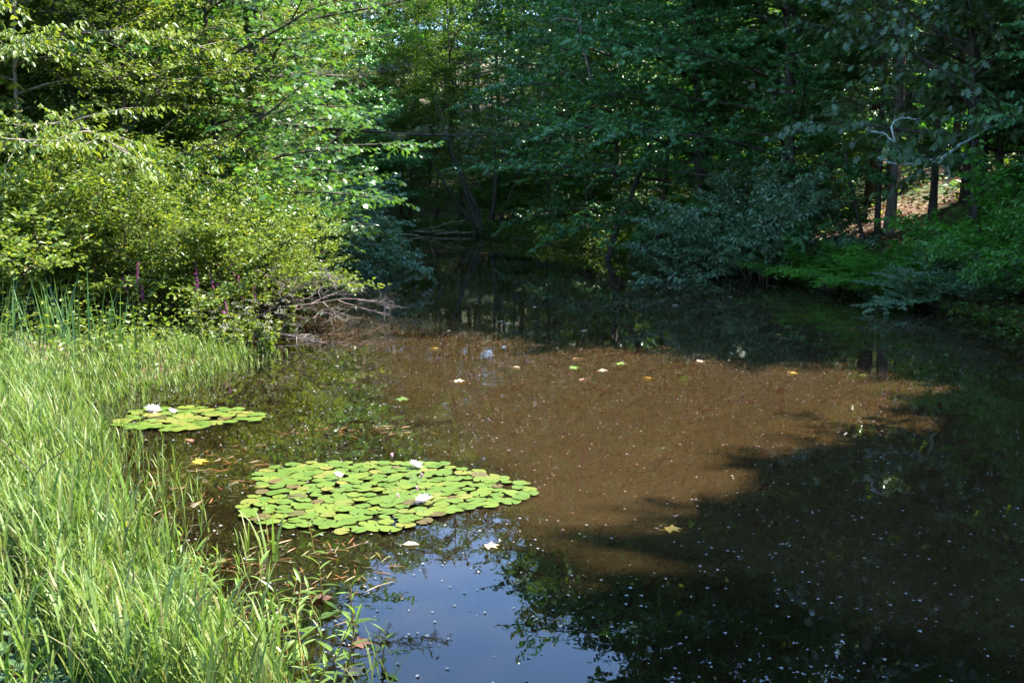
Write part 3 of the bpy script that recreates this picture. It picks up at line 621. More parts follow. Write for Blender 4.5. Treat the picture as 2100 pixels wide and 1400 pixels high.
while nn < 80 and tries < 12000:
    tries += 1; x = 10.2 + 9 * rs.rand(); y = 3 + 22 * rs.rand()
    if x < .5 * y + 1.6 or min([99] + [(x - a) ** 2 + (y - b) ** 2 for a, b in near]) < .9 ** 2: continue
    w = [.45, .35, .25][tries % 3]; hh = [1.0, .85, .65, .5][(tries // 3) % 4]
    if not keeps_sun(x, y, 19 * hh, 2.2 * hh, 4.6 * w): continue
    nn += 1; near.append((x, y)); plant('maple_b', x, y, 'narrow tree added on the near bank outside the view to shade the water', rs.rand() * 360, (w, w, hh), 'narrow added shade trees on the near bank', name='bank_tree')
for x, y, sc in [(12.6, 23.0, .62), (13.8, 26.0, .78), (15.5, 24.0, .8), (15, 34, .95), (11.5, 37.5, 1.), (17, 29, .95)]:
    if keeps_sun(x, y, 23 * sc, 8 * sc, 4.2 * sc): plant('tall_a', x, y, 'tall dark trunked tree on the brown slope with its crown above the picture', sc * 700, sc, 'tall trees on the brown slope', name='slope_tree')
# understorey: saplings and shrubs in the wood, many of them in sun patches
G_U = 'understorey bushes in the wood'
k = 0; rs = np.random.RandomState(5)
while k < 60:
    x = -16 + 46 * rs.rand(); y = 24 + 56 * rs.rand(); s = float(pond_sd(np.array([x]), np.array([y]))[0])
    if s < 2.5 or (x > 9.5 and x < 13.5 and y < 33): continue
    if not keeps_sun(x, y, 4, .5, 2): continue
    k += 1; kind = ['shrub_b', 'shrub_d', 'small_a', 'shrub_d'][rs.randint(4)]
    plant(kind, x, y, 'leafy understorey bush among the forest trunks' if kind != 'small_a' else 'small understorey sapling among the forest trunks', rs.rand() * 360, .6 + .5 * rs.rand(), G_U if kind != 'small_a' else 'understorey saplings in the wood', M['far'] if rs.rand() < .5 else M['shrub_green'], name='understorey_bush' if kind != 'small_a' else 'understorey_sapling')

# ------------------------------------------------------------------ dead brushwood reaching over the water
def brush(seed, base, d, L, r, label, depth=3, nb=7):
    rs = np.random.RandomState(seed); o = empty('dead_branch', base); tag(o, label, 'branch'); m = MB(); sub = MB()
    def rec(p, d, L, r, dep, mbd):
        P = curve(p, d, L, 7, rs, .22, -.08); mbd.tube(P, np.linspace(r, r * .35, 8), 5)
        if dep == 0: return
        for i in range(nb - (3 - dep)):
            q, e = interp(P, .2 + .78 * (i + rs.rand()) / nb)
            if q[2] + base[2] < .05: continue
            dd = nrm(e * .75 + rs.randn(3) * np.array([.55, .55, .38])); dd[2] = max(dd[2], -.25)
            rec(q, dd, L * (.35 + .2 * rs.rand()), max(r * .5, .0035), dep - 1, sub)
    rec(np.zeros(3), d, L, r, depth, m)
    obj('main_stem', m.mesh('brush_stem', M['deadwood'], True), o); obj('twigs', sub.mesh('brush_twigs', M['deadwood'], True), o)
brush(3, (-5.0, 20.2, .25), (1, .12, .16), 2.3, .022, 'pale bare dead branch spreading over the water beside the shrubs')
brush(5, (-4.9, 19.2, .2), (1, -.1, .22), 1.7, .018, 'lower tangle of bare dead twigs dipping into the brown water')
brush(8, (-5.0, 20.6, .35), (.7, .2, .7), 1.4, .02, 'upright bare twigs at the back of the dead brushwood')
brush(11, (-4.5, 18.0, .12), (1, -.2, .05), 1.3, .018, 'small dead branch lying half in the water before the shrubs')
limb('dead_branch', [[(-2.75, 22.0, -.15), (-2.78, 22.0, .25), (-2.7, 22.0, .5), (-2.55, 22.0, .62)]], .012, 'deadwood', 'single thin dead stick standing out of the water', twigs=1, tl=.2)

# ------------------------------------------------------------------ grass and marsh plants
def blade(mb, P, az, L, W, bend, a, segs=4, lean=None, rs=np.random, tilt=None):
    """vectorised arching blades. arrays of n"""
    n = len(P); u = np.linspace(0, 1, segs + 1); W = np.broadcast_to(W, (n,)); L = np.broadcast_to(L, (n,))
    th = tilt[:, None] + bend[:, None] * u[None] ** 1.6            # angle from vertical along the blade
    dl = L[:, None] / segs; hx = np.concatenate([np.zeros((n, 1)), np.cumsum(np.sin(th[:, :-1]) * dl, 1)], 1); hz = np.concatenate([np.zeros((n, 1)), np.cumsum(np.cos(th[:, :-1]) * dl, 1)], 1)
    c, s = np.cos(az)[:, None], np.sin(az)[:, None]; C = P[:, None] + np.stack([hx * c, hx * s, hz], -1)
    tw = az[:, None] + pi / 2 + u[None] * (rs.randn(n)[:, None] * .8)
    side = np.stack([np.cos(tw), np.sin(tw), np.zeros_like(tw)], -1)
    w = W[:, None] * np.array([.6, 1.0, .9, .55, .0] if segs == 4 else np.linspace(1, 0, segs + 1))[None] * .5
    A = C + side * w[..., None]; B = C - side * w[..., None]
    V = np.stack([A, B], 2).reshape(n, -1, 3); k = (segs + 1) * 2
    F = []
    for i in range(segs - 1): F += [(2 * i, 2 * i + 1, 2 * i + 3), (2 * i, 2 * i + 3, 2 * i + 2)]
    F.append((2 * segs - 2, 2 * segs - 1, 2 * segs))
    F = np.array(F); mb.tris(V.reshape(-1, 3), (F[None] + (np.arange(n) * k)[:, None, None]).reshape(-1, 3), np.repeat(a, len(F)))

def grass_field(n, region, hmin, hmax, mat, name, label, seed, nleaf=6, W=.0145, dens=None):
    rs = np.random.RandomState(seed); mb = MB(); X = []; Y = []
    while len(X) < n:
        x = region[0] + (region[1] - region[0]) * rs.rand(4000); y = region[2] + (region[3] - region[2]) * rs.rand(4000)
        s = pond_sd(x, y); ok = dens(x, y, s, rs)
        X += list(x[ok]); Y += list(y[ok])
    X = np.array(X[:n]); Y = np.array(Y[:n]); Z = np.maximum(ground_z(X, Y), -.12)
    h = hmin + (hmax - hmin) * rs.rand(n); h *= (1 - .25 * np.clip((Y - 8) / 6, 0, 1)); h *= .75 + .35 * (np.sin(X * 2.1) * np.cos(Y * 1.6 + 1) * .5 + .5)
    # stems
    base = np.stack([X, Y, Z], 1); az = rs.rand(n) * 2 * pi; tl = np.abs(rs.randn(n)) * .12
    blade(mb, base, az, h * .95, .006, rs.rand(n) * .3, rs.rand(n), 4, rs=rs, tilt=tl)
    for k in range(nleaf):
        f = .12 + .75 * (k + rs.rand(n)) / nleaf
        b = base + np.stack([np.cos(az) * np.sin(tl) * f * h, np.sin(az) * np.sin(tl) * f * h, f * h * np.cos(tl)], 1)
        blade(mb, b, rs.rand(n) * 2 * pi, h * (.35 + .25 * rs.rand(n)), W * (.5 + .9 * rs.rand(n)), .35 + 1.25 * rs.rand(n) ** 1.4, np.clip(rs.rand(n), 0, 1), 4, rs=rs, tilt=.08 + .38 * rs.rand(n))
    o = obj(name, mb.mesh(name, M[mat])); tag(o, label, 'grass', kind='stuff')
def d_bank(x, y, s, rs):
    r = np.hypot(x, y); pr = np.clip(.25 + (6.5 / np.maximum(r, 4)) ** 1.2, 0, 1)
    edge = np.clip((s + .45) / .7, 0, 1) * np.clip((14 - y + .8 * np.sin(x * 2.3)) / 2.0, 0, 1); corner = 1 - .9 * ((x < -1.0) & (y < 6.5) & (s > .4))
    return (s > -.45) & (x < -.9) & (x > -.46 * y - 2.2) & (rs.rand(len(x)) < pr * edge * corner)
grass_field(10500, (-11, -.9, 4.4, 13.8), .36, .80, 'grass', 'reed_grass', 'thick pale green reed grass covering the left bank', 3, dens=d_bank)
def d_edge(x, y, s, rs): return (s > -1.1) & (s < .05) & (x < -.6) & (np.sin(x * 5) * np.cos(y * 4) > -.1) & (rs.rand(len(x)) < np.exp(s * 1.8))
grass_field(760, (-6, -.6, 5.0, 16), .28, .52, 'grass', 'marsh_grass', 'sparse thin grass standing in the shallow water at the bank', 4, nleaf=4, W=.010, dens=d_edge)
def d_back(x, y, s, rs): return (s > -.5) & (s < 1.9) & (rs.rand(len(x)) < .35 + .65 * (np.sin(x * 3) * np.cos(y * 2.2) > 0))
grass_field(1500, (-8.5, -3.6, 12.5, 16.6), .25, .5, 'grass', 'sunlit_grass', 'light green grass before the dead brushwood', 6, nleaf=5, W=.014, dens=d_back)

def clump(x, y, n, h, W, mat, name, label, cat, seed, spread=.15, group=None, bend=.5, sep=True):
    rs = np.random.RandomState(seed); o = empty(name, (x, y, max(gz(x, y), -.1))); tag(o, label, cat, group)
    for i in range(n):
        m = MB(); p = np.array([[rs.randn() * spread, rs.randn() * spread, -.05]])
        blade(m, p, np.array([rs.rand() * 6.28]), np.array([h * (.65 + .4 * rs.rand())]), W * (.8 + .5 * rs.rand()), np.array([bend * rs.rand() * 2]), np.array([rs.rand()]), 4, rs=rs, tilt=np.array([.05 + .25 * rs.rand()]))
        obj('blade', m.mesh('blade', M[mat]), o)
    return o
for i, (x, y, h, lab) in enumerate([(-8.1, 14.6, 1.05, 'dark sedge clump at the outer edge of the grass'), (-7.3, 14.4, .95, 'dark sedge clump with blades leaning apart'), (-6.6, 14.7, 1.0, 'dark sedge clump in the middle of the row'),
                                    (-6.0, 14.9, .95, 'dark sedge clump at the inner end of the row beside the low twigs'), (-8.0, 15.6, 1.0, 'dark sedge clump standing just under the shrubs'), (-7.0, 15.5, .95, 'sedge clump between the row and the shrubs')]):
    clump(x, y, 22, h * 1.3, .026, 'sedge', 'sedge_clump', lab, 'sedge', 20 + i, .17, 'sedge clumps behind the pale grass', .2)
clump(-2.75, 7.0, 9, .95, .034, 'grass', 'broad_grass', 'tall broad bladed grass at the water edge with one long blade bent over the pond', 'grass', 40, .10, bend=.55)
clump(-3.2, 7.7, 7, .8, .03, 'grass', 'broad_grass', 'broad bladed grass clump behind the tallest one', 'grass', 41, .12, bend=.6)
clump(-3.0, 6.3, 8, .8, .030, 'sedge', 'broad_grass', 'darker broad bladed grass in the middle of the bank', 'grass', 42, .15, bend=.4)
clump(-2.4, 5.9, 7, .7, .028, 'sedge', 'broad_grass', 'darker broad grass near the shaded corner', 'grass', 43, .14, bend=.5)
clump(-1.75, 7.15, 4, .6, .02, 'grass', 'broad_grass', 'few thin bent blades standing alone in the water', 'grass', 44, .06, bend=.9)

limb('bare_twig', [[(-3.6, 7.2, .3), (-3.3, 6.9, .75), (-3.0, 6.7, .95)], [(-3.35, 6.95, .7), (-3.5, 6.8, 1.0)]], .007, 'twig', 'thin bare brown twig poking out of the grass at the left edge', 'twig', twigs=3, tl=.25, seed=3)
limb('bare_twig', [[(-3.1, 5.7, .25), (-2.8, 5.6, .5), (-2.4, 5.5, .55)], [(-2.9, 5.65, .4), (-2.85, 5.5, .7)]], .007, 'twig', 'bare brown twig lying over the low leaves of the shaded corner', 'twig', twigs=3, tl=.2, seed=5)
limb('bare_twig', [[(-1.75, 5.2, .1), (-1.5, 5.25, .35), (-1.3, 5.35, .55)]], .006, 'bark', 'dark straight twig slanting up at the bottom of the bank', 'twig', twigs=1, tl=.15, seed=6)
# smartweed: stem and single leaves
LANCE = tmpl([(0, 0, 0), (.25, .10, .03), (.6, .09, .02), (1, 0, -.10), (.6, -.09, .02), (.25, -.10, .03)], [(0, 2, 1), (0, 3, 2), (0, 4, 3), (0, 5, 4)])
def lance_mesh():
    V = []; F = []; n = 6
    for i in range(n):
        u = i / (n - 1); w = .095 * sin(pi * min(1, u * .93 + .07)) ** .8; z = -.28 * u ** 2
        V += [(u, w, z + .03), (u, 0, z), (u, -w, z + .03)]
    for i in range(n - 1):
        a = 3 * i; F += [(a, a + 1, a + 4), (a, a + 4, a + 3), (a + 1, a + 2, a + 5), (a + 1, a + 5, a + 4)]
    m = MB(); m.tris(V, F, .5); return m.mesh('smartweed_leaf', M['weed'])
LM = lance_mesh()
sm = []
for j in range(4):
    rs = np.random.RandomState(100 + j); P = curve((0, 0, -.12), (rs.randn() * .2, rs.randn() * .2, 1), .42, 6, rs, .15); m = MB(); m.tube(P, np.linspace(.005, .003, 7), 5); sm.append((m.mesh('smartweed_stem', M['weed_stem'], True), P))
G_S = 'smartweed plants in the shallow water'
rs = np.random.RandomState(12); k = 0; weedpos = []
manual = [(-.95, 5.9), (-1.15, 6.1), (-.78, 5.45), (-1.3, 5.75), (-1.62, 6.45), (-1.5, 6.0), (-1.1, 5.5), (-1.45, 7.3), (-1.85, 7.5), (-1.9, 6.6), (-1.28, 6.45)]
while len(weedpos) < 115:
    if k < len(manual): x, y = manual[k]; k += 1
    else:
        x = -2.7 + 1.9 * rs.rand(); y = 4.8 + 2.3 * rs.rand(); s = float(pond_sd(np.array([x]), np.array([y]))[0])
        if s < -.85 or s > .3 or rs.rand() < -s * .7: continue
    weedpos.append((x, y))
for i, (x, y) in enumerate(weedpos):
    me, P = sm[i % 4]; sc = .85 + .5 * rs.rand()
    lab = ['smartweed standing alone furthest out in the sky reflection', 'smartweed beside the outermost one', 'smartweed with long drooping leaves at the bottom of the picture'][i] if i < 3 else ('leafy smartweed sprig with reddish stem standing in open shallow water' if pond_sd(np.array([x]), np.array([y]))[0] < -.35 else 'leafy smartweed sprig with reddish stem at the edge of the grass')
    o = empty('smartweed', (x, y, max(gz(x, y), -.03)), rs.rand() * 6.28, sc); tag(o, lab, 'marsh plant', G_S)
    obj('stem', me, o)
    nl = 8
    for q in range(nl):
        t = .38 + .62 * q / (nl - 1); p, d = interp(P, t); az = q * 2.4 + rs.rand() * .5
        lf = obj('leaf', LM, o, p, rot=(rs.randn() * .15, -.5 + .35 * (1 - t) + (-.5 if q == nl - 1 else 0) + rs.randn() * .15, az), sc=(.10 + .05 * rs.rand()) * (1.15 - .45 * t))

# ground cover and leaf litter in the near left corner and on the right slope
def scatter(name, label, cat, n, region, leaf, size, mat, seed, zlo, zhi, cond, jit=.5, flat=False):
    rs = np.random.RandomState(seed); X = []; Y = []
    while len(X) < n:
        x = region[0] + (region[1] - region[0]) * rs.rand(3000); y = region[2] + (region[3] - region[2]) * rs.rand(3000); ok = cond(x, y, pond_sd(x, y), rs); X += list(x[ok]); Y += list(y[ok])
    X = np.array(X[:n]); Y = np.array(Y[:n]); Z = np.maximum(ground_z(X, Y), 0) + zlo + (zhi - zlo) * rs.rand(n)
    a = rs.rand(n) * 2 * pi; D = np.stack([np.cos(a), np.sin(a), rs.randn(n) * (.05 if flat else .3)], 1); N = nrm(UP[None] + rs.randn(n, 3) * jit)
    m = MB(); m.leaves(leaf, np.stack([X, Y, Z], 1), D, N, size * (.6 + .8 * rs.rand(n)), rs.rand(n)); tag(obj(name, m.mesh(name, M[mat])), label, cat, kind='stuff')
scatter('ground_cover', 'low broad leaved ground cover in the shaded corner of the bank', 'ground cover', 4200, (-4, -.9, 3.6, 7.2), OVATE6, .065, 'cover', 1, .02, .32, lambda x, y, s, r: (s > .1) & (y < 7) & (r.rand(len(x)) < np.clip((7 - y) / 1.5, 0, 1)))
scatter('leaf_litter', 'brown fallen leaves under the plants of the near bank', 'leaf litter', 3500, (-5, -.7, 3.6, 9), OVATE6, .07, 'litter', 2, .005, .03, lambda x, y, s, r: s > .02, .35, True)
scatter('fallen_leaves', 'reddish brown fallen leaves strewn over the wooded slope', 'leaf litter', 16000, (7, 22, 19, 40), OVATE6, .12, 'litter', 3, .005, .05, lambda x, y, s, r: s > .1, .45, True)
scatter('forest_undergrowth', 'low green undergrowth on the forest floor', 'undergrowth', 42000, (-40, 45, 26, 125), OVATE, .22, 'far', 4, .02, .55, lambda x, y, s, r: (s > .8) & (r.rand(len(x)) < np.where(y > 60, .5, 1)) & (np.sin(x * .9 + 2) * np.cos(y * .8) > -.35) & ~((x > 8) & (x < 15) & (y < 33)), .7)
scatter('bank_undergrowth', 'tangled green weeds under the shrubs of the left bank', 'undergrowth', 15000, (-13, -4, 13.5, 34), OVATE6, .075, 'shrub_sun', 5, .02, .7, lambda x, y, s, r: (s > -.05) & (s < 5), .8)

scatter('shore_fringe', 'dark leafy fringe hanging along the far waterline', 'undergrowth', 30000, (-10, 12, 32, 62), OVATE6, .13, 'far', 8, .0, .8, lambda x, y, s, r: (s > -.5) & (s < 1.8) & (r.rand(len(x)) < .4 + .6 * (np.sin(x * 2.1) * np.cos(y * 1.4) > 0)), .8)
scatter('slope_fringe', 'dark leafy fringe along the waterline below the brown slope', 'undergrowth', 4200, (5, 13, 17, 36), OVATE6, .09, 'far', 9, .0, .3, lambda x, y, s, r: (s > -.5) & (s < .9) & (np.sin(x * 3.1 + y * 2.3) > -.5), .8)
# loosestrife (purple) and white umbels
def spike_plant(x, y, h, label, seed, flower='purple', group=None, zoff=0):
    rs = np.random.RandomState(seed); o = empty('loosestrife' if flower == 'purple' else 'boneset', (x, y, max(gz(x, y), -.02))); tag(o, label, 'flowering plant', group)
    st = MB(); lf = MB()
    for j in range(3 if flower == 'purple' else 4):
        P = curve((rs.randn() * .05, rs.randn() * .05, 0), (rs.randn() * .15, rs.randn() * .15, 1), h * (1 - .15 * j), 6, rs, .1); st.tube(P, np.linspace(.006, .003, 7), 4)
        n = 34; T = .15 + .6 * rs.rand(n); Q = np.array([interp(P, t)[0] for t in T]); a = rs.rand(n) * 6.28
        lf.leaves(OVATE6, Q, np.stack([np.cos(a), np.sin(a), rs.randn(n) * .3 + .2], 1), nrm(UP[None] + rs.randn(n, 3) * .5), .085, rs.rand(n))
        fl = MB()
        if flower == 'purple':
            n = 60; T = .72 + .28 * rs.rand(n); Q = np.array([interp(P, t)[0] for t in T]) + rs.randn(n, 3) * .007; a = rs.rand(n) * 6.28
            fl.leaves(OVATE, Q, np.stack([np.cos(a), np.sin(a), rs.rand(n) * .5], 1), nrm(rs.randn(n, 3)), .026, rs.rand(n))
        else:
            n = 26; a = rs.rand(n) * 6.28; r = .07 * np.sqrt(rs.rand(n)); Q = P[-1] + np.stack([np.cos(a) * r, np.sin(a) * r, rs.randn(n) * .01 - r * .2], 1)
            fl.leaves(OVATE, Q, rs.randn(n, 3), nrm(UP[None] + rs.randn(n, 3) * .4), .02, rs.rand(n))
        obj('flower_spike' if flower == 'purple' else 'flower_head', fl.mesh('flowers', M['purple' if flower == 'purple' else 'white_flower']), o)
    obj('stems', st.mesh('stems', M['twig'], True), o); obj('leaves', lf.mesh('leaves', M['shrub_sun']), o)
G_P = 'purple flowering plants before the shrubs'
for i, (x, y, h, lab) in enumerate([(-6.15, 16.9, 1.35, 'tallest purple flower spikes before the dark gap in the shrubs'), (-5.35, 17.4, 1.35, 'purple flower spikes next to the tallest ones'), (-5.1, 17.6, 1.15, 'purple flower spikes in the middle of the sunlit weeds'),
                                    (-4.6, 17.9, 1.2, 'purple flower spikes by the white flower heads'), (-4.75, 17.0, .9, 'short purple flower spikes among the white flower heads'), (-4.9, 18.6, 1.4, 'purple flower spikes in front of the dead brushwood')]):
    spike_plant(x, y, h, lab, 60 + i, 'purple', G_P)
rs = np.random.RandomState(8)
for i in range(11):
    spike_plant(-5.1 + 1.2 * rs.rand(), 15.8 + 2.4 * rs.rand(), .5 + .4 * rs.rand(), ['leafy stems with small white flower heads nearest the brushwood', 'leafy stems with small white flower heads among the sunlit grass', 'leafy stems with small white flower heads under the purple spikes'][i % 3], 80 + i, 'white', 'white flowering plants beside the brushwood')

# ------------------------------------------------------------------ water lilies
def pad_mesh(seed):
    rs = np.random.RandomState(seed); n = 22; V = [(0.04, 0, -.012)]; th = np.linspace(.13, 2 * pi - .13, n)
    w1, w2 = rs.rand() * 6, rs.rand() * 6
    for k, t in enumerate(th):
        r = 1 + .025 * sin(3 * t + w1) + .02 * sin(5 * t + w2) - (.05 if k in (0, n - 1) else 0); V.append((r * cos(t), r * sin(t) * .97, .025 * sin(2 * t + w2) + .02 * sin(5 * t + w1) + .01))
    F = [(0, k, k + 1) for k in range(1, n)]
    m = MB(); m.tris(V, F, .5); return m.mesh('lily_pad', M['pad'], True)
PADS = [pad_mesh(i) for i in range(5)]
def petals(n, L, W, el, up, rs, m):
    for i in range(n):
        a = 2 * pi * i / n + rs.rand() * .2; e = el + rs.randn() * .06; d = np.array([cos(a) * cos(e), sin(a) * cos(e), sin(e)]); s = np.array([-sin(a), cos(a), 0]); u = np.cross(d, s)
        if u[2] < 0: u = -u
        V = []
        for q, w in ((0, .25), (.35, .95), (.7, .8), (1, 0)):
            c = d * L * q + UP * up * q * q * L + u * 0
            V += [c + s * W * w * .5 + u * .12 * W * w, c, c - s * W * w * .5 + u * .12 * W * w]
        F = []
        for j in range(3):
            b = 3 * j; F += [(b, b + 1, b + 4), (b, b + 4, b + 3), (b + 1, b + 2, b + 5), (b + 1, b + 5, b + 4)]
        m.tris(np.array(V), F, rs.rand())
def flower_mesh(seed):
    rs = np.random.RandomState(seed); m = MB(); petals(9, .075, .024, .22, .1, rs, m); petals(9, .07, .022, .55, .15, rs, m); petals(7, .06, .019, .9, .1, rs, m); petals(6, .045, .014, 1.15, .0, rs, m)
    s = MB()
    for i in range(22):
        a = i * 2.4; r = .012 * sqrt(i / 22); s.tube([(cos(a) * r, sin(a) * r, .004), (cos(a) * r * 1.6, sin(a) * r * 1.6, .028)], [.0016, .001], 3)
    return m.mesh('lily_petals', M['petal']), s.mesh('lily_stamens', M['stamen'])
FL1, FS1 = flower_mesh(1)
def half_open():
    rs = np.random.RandomState(6); m = MB(); petals(8, .065, .024, .7, .1, rs, m); petals(8, .06, .022, 1.0, .1, rs, m); petals(6, .055, .018, 1.25, .0, rs, m); return m.mesh('lily_petals', M['petal'])
FL2 = half_open()
def bud_mesh(mat):
    m = MB(); rs = np.random.RandomState(4); petals(5, .055, .028, 1.3, .0, rs, m); petals(4, .05, .026, 1.45, .0, rs, m); return m.mesh('lily_bud', mat)
BUD = bud_mesh(M['petal_pink'])
def lily_patch(cx, cy, rx, ry, n, label, seed, flowers=(), buds=(), rmin=.060, rmax=.100, yel=.09, brn=.05, keep=None):
    rs = np.random.RandomState(seed); o = empty('water_lily', (cx, cy, 0)); tag(o, label, 'water lily'); pts = []; tries = 0; md = .118
    while len(pts) < n:
        tries += 1
        if tries > 1500: md *= .93; tries = 0
        a = rs.rand() * 2 * pi; r = sqrt(rs.rand()); wob = 1 + .10 * sin(3 * a + 1) + .07 * sin(5 * a + 2)
        x, y = cos(a) * r * rx * wob, sin(a) * r * ry * wob
        if keep is not None and not keep(cx + x, cy + y): continue
        if any((x - p[0]) ** 2 + (y - p[1]) ** 2 < md ** 2 for p in pts): continue
        pts.append((x, y)); tries = 0
    for i, (x, y) in enumerate(pts):
        R = rmin + (rmax - rmin) * rs.rand(); R *= .85 if rs.rand() < .2 else 1; q = rs.rand()
        mt = M['pad_yellow'] if q < yel else M['pad_brown'] if q < yel + brn else None
        e = obj('lily_pad', PADS[rs.randint(5)], o, (x, y, .010 + .012 * ((i * 7) % 13) / 13), mt, (rs.randn() * (.09 if i % 9 == 0 else .022), rs.randn() * (.09 if i % 9 == 4 else .022), rs.rand() * 6.28), R)
    for fi, (x, y, s) in enumerate(flowers):
        f = obj('lily_flower', FL2 if fi % 3 == 1 else FL1, o, (x - cx, y - cy, .03), rot=(rs.randn() * .1 - .15, rs.randn() * .1, rs.rand() * 6), sc=s * 1.15); obj('stamens', FS1, f)
    for x, y, s in buds: obj('lily_bud', BUD, o, (x - cx, y - cy, .015), rot=(.15 * rs.randn(), .15 * rs.randn(), 0), sc=s)
lily_patch(-1.24, 8.83, 1.22, 1.02, 240, 'large front patch of overlapping green and yellow lily pads with white flowers', 3,
           flowers=[(-.93, 9.55, 1.), (-1.6, 9.15, .95), (-.75, 8.45, 1.05)], buds=[(-1.2, 9.92, 1.1), (-.84, 9.2, 1.), (-.84, 8.8, .9), (-.99, 8.6, .8)])
lily_patch(-3.82, 11.75, .80, .60, 60, 'smaller patch of pale lily pads among the grass with two white flowers', 7,
           flowers=[(-4.3, 12.0, 1.25), (-4.0, 11.8, 1.2)], rmin=.08, rmax=.12, yel=.3, brn=.05)
lily_patch(-5.1, 29.4, .65, 1.1, 30, 'thin distant patch of lily pads off the shaded left shore', 9, rmin=.12, rmax=.16)

# ------------------------------------------------------------------ things afloat
def fleck_field(name, label, n, size, mat, seed, ratio=1., bands=False):
    rs = np.random.RandomState(seed); X = []; Y = []
    while len(X) < n:
        y = 5 + 50 * rs.rand(9000) ** 1.6; x = -6.5 + 16 * rs.rand(9000); s = pond_sd(x, y)
        d = np.clip((y - 7.0) / 8, .03, 1) * (.45 + .55 * np.clip(np.sin(x * .8 + np.sin(y * .5) * 2) + np.cos(y * .7 + x * .3), 0, 1))
        d = d * np.where((y < 13) & (x > .6), .22, 1) * np.clip((y - 5) / 4, .05, 1)
        if bands: d = .15 + .85 * (np.sin(y * 1.1 + np.sin(x * .5) * 1.5) > .3) * np.clip((y - 18) / 3, 0, 1)
        ok = (s < -.1) & (rs.rand(9000) < d); X += list(x[ok]); Y += list(y[ok])
    X = np.array(X[:n]); Y = np.array(Y[:n]); a = rs.rand(n) * 2 * pi
    q = tmpl([(-.5, -.5 * ratio, 0), (.5, -.5 * ratio, .0), (.5, .5 * ratio, 0), (-.5, .5 * ratio, 0)], [(0, 1, 2), (0, 2, 3)])
    if ratio > .5: q = tmpl([(-.5, 0, 0), (0, -.4, .25), (.5, .1, 0), (.1, .5, .2)], [(0, 1, 2), (0, 2, 3)])
    m = MB(); m.leaves(q, np.stack([X, Y, np.full(n, .004)], 1), np.stack([np.cos(a), np.sin(a), np.zeros(n)], 1), np.broadcast_to(UP, (n, 3)), size * (.5 + rs.rand(n)), rs.rand(n))
    tag(obj(name, m.mesh(name, M[mat])), label, 'debris', kind='stuff')
fleck_field('floating_flecks', 'tiny pale flecks scattered all over the pond surface', 15000, .0078, 'fleck', 1)
fleck_field('floating_debris', 'bands of fine debris drifting on the shaded water', 14000, .022, 'needle', 5, bands=True)
fleck_field('floating_needles', 'thin fallen pine needles floating on the brown water', 3200, .07, 'needle', 2, .04)
def float_leaf(shape, mat, x, y, s, rz, label, tilt=.12, group='fallen leaves floating on the pond'):
    m = MB(); V = shape[0].copy(); V[:, 2] += .12 * (V[:, 1] ** 2) * 3; m.tris(V, shape[1], .5)
    o = empty('floating_leaf', (x, y, .008), rz, s); tag(o, label, 'leaf', group)
    obj('leaf_blade', m.mesh('leaf_blade', M[mat]), o, rot=(tilt, -tilt * .5, 0)); st = MB(); st.tube([(0, 0, .01), (-.25, .03, .03), (-.5, .1, .06)], [.018, .014, .012], 4); obj('stalk', st.mesh('leaf_stalk', M[mat], True), o)
for a in [(MAPLE, 'leaf_pale', -.2, 7.4, .12, .4, 'pale curled maple leaf floating below the lily patch'),
          (MAPLE, 'leaf_yellow', 1.22, 7.78, .14, .3, 'yellow maple leaf with its long stalk on the dark water'),
          (MAPLE, 'leaf_brown', -1.2, 6.42, .15, 2.9, 'reddish brown maple leaf near the smartweed'),
          (OVATE6, 'leaf_green', -1.2, 6.1, .12, 1.0, 'small round green leaf floating beside the brown maple leaf'),
          (MAPLE, 'leaf_pale', -.86, 5.35, .14, 2.0, 'pale curled leaf at the bottom of the picture'),
          (MAPLE, 'leaf_brown', -.92, 5.72, .13, 1.0, 'rolled pinkish leaf by the outermost smartweed'),
          (OVATE6, 'leaf_pale', -.83, 7.45, .13, 0., 'sunken pinkish leaf in front of the lily patch'),
          (MAPLE, 'leaf_green', -1.45, 12.75, .17, .5, 'green yellow leaf floating left of the open brown water'),
          (MAPLE, 'leaf_pale', -.8, 14.0, .16, .2, 'pale leaf floating behind the lily patch'),
          (MAPLE, 'leaf_yellow', -1.25, 16.9, .14, 2.5, 'orange yellow leaf floating far out on the brown water'),
          (MAPLE, 'leaf_green', .9, 15.0, .18, 1.1, 'yellow green leaf pair member nearest the centre'), (OAK, 'leaf_pale', 1.05, 14.2, .16, 4, 'pale oak leaf just in front of the yellow green one'),
          (MAPLE, 'leaf_pale', 1.3, 14.8, .15, .7, 'light leaf floating at the middle of the sunlit water'), (MAPLE, 'leaf_green', 1.6, 15.4, .16, .2, 'fresh green leaf at the edge of the shadow'),
          (MAPLE, 'leaf_yellow', 4.1, 14.6, .16, 1.9, 'yellow leaf among the sunlit streaks'), (MAPLE, 'leaf_pale', 2.9, 15.6, .15, 1.2, 'pale leaf among the sunlit streaks'),
          (OAK, 'leaf_brown', -3.4, 10.6, .16, 2.2, 'brown leaf under the small lily patch'), (MAPLE, 'leaf_yellow', -3.1, 9.75, .17, 1.2, 'yellow leaf floating before the bank grass')]:
    float_leaf(*a)
rs = np.random.RandomState(33)
for i in range(34):
    x = -2 + 10 * rs.rand(); y = 14 + 14 * rs.rand()
    if pond_sd(np.array([x]), np.array([y]))[0] > -.5: continue
    float_leaf(MAPLE if i % 2 else OVATE6, ['leaf_pale', 'leaf_yellow', 'leaf_green', 'leaf_pale'][i % 4], x, y, .13, rs.rand() * 6, 'small leaf floating far out on the shaded water', group='far floating leaves')
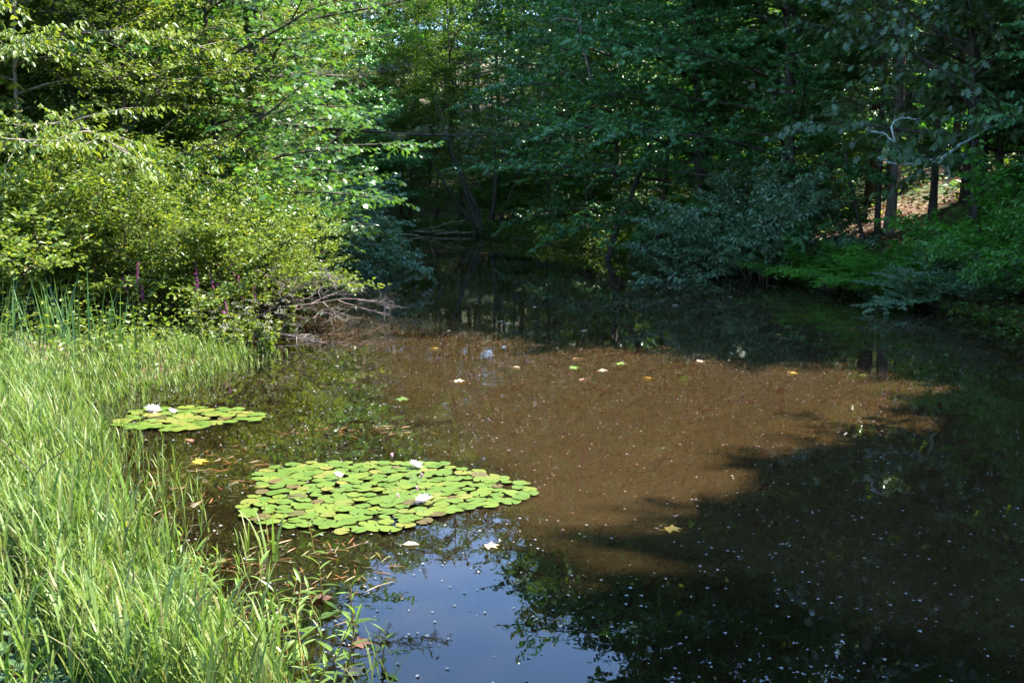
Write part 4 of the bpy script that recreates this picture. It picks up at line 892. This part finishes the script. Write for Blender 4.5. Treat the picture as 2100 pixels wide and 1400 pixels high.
# rotting orange weed at the water edge
def weed_mat(name, label, n, cx, cy, rx, ry, seed):
    rs = np.random.RandomState(seed); a = rs.rand(n) * 6.28; r = np.sqrt(rs.rand(n)); X = cx + np.cos(a) * r * rx; Y = cy + np.sin(a) * r * ry; b = rs.rand(n) * 6.28
    T2 = (LANCE[0] * np.array([1, .38, .3]), LANCE[1])
    m = MB(); m.leaves(T2, np.stack([X, Y, .003 + .012 * rs.rand(n)], 1), np.stack([np.cos(b), np.sin(b), rs.randn(n) * .06], 1), nrm(UP[None] + rs.randn(n, 3) * .2), .11 * (.3 + rs.rand(n) ** 2 * 1.5), rs.rand(n))
    tag(obj(name, m.mesh(name, M['orange_weed'])), label, 'water weed', kind='stuff')
weed_mat('rotting_weed', 'orange rotting weed floating behind the front lily patch', 130, -1.75, 11.1, .85, .25, 1)
weed_mat('rotting_stems', 'orange and yellow rotting stems in the shallow water at the bank', 260, -1.5, 6.7, .75, .9, 2)
weed_mat('sunken_weed', 'yellowish sunken weed around the marsh grass', 200, -2.9, 9.3, .6, 1.2, 3)
# stones at the foot of the slope
for i, (x, y, s, lab) in enumerate([(8.6, 27.6, .35, 'grey stone at the waterline below the brown slope'), (9.2, 26.4, .28, 'smaller stone at the foot of the slope')]):
    rs = np.random.RandomState(i); bm = MB(); u = np.linspace(0, 2 * pi, 9)[:-1]; V = []
    for zz, rr in ((-.4, .9), (0, 1), (.35, .8), (.55, .4)):
        for t in u: k = 1 + rs.randn() * .08; V.append((cos(t) * rr * k, sin(t) * rr * k * .8, zz + rs.randn() * .04))
    F = [(a * 8 + b, a * 8 + (b + 1) % 8, (a + 1) * 8 + (b + 1) % 8, (a + 1) * 8 + b) for a in range(3) for b in range(8)]; bm.quads(V, F); bm.tris([V[24 + q] for q in range(8)], [(0, q, q + 1) for q in range(1, 7)])
    o = obj('stone', bm.mesh('stone', M['rock'])); o.location = (x, y, gz(x, y)); o.scale = (s, s, s); tag(o, lab, 'stone')
print("tris", sum(len(m.polygons) for m in bpy.data.meshes), "objs", len(bpy.data.objects))
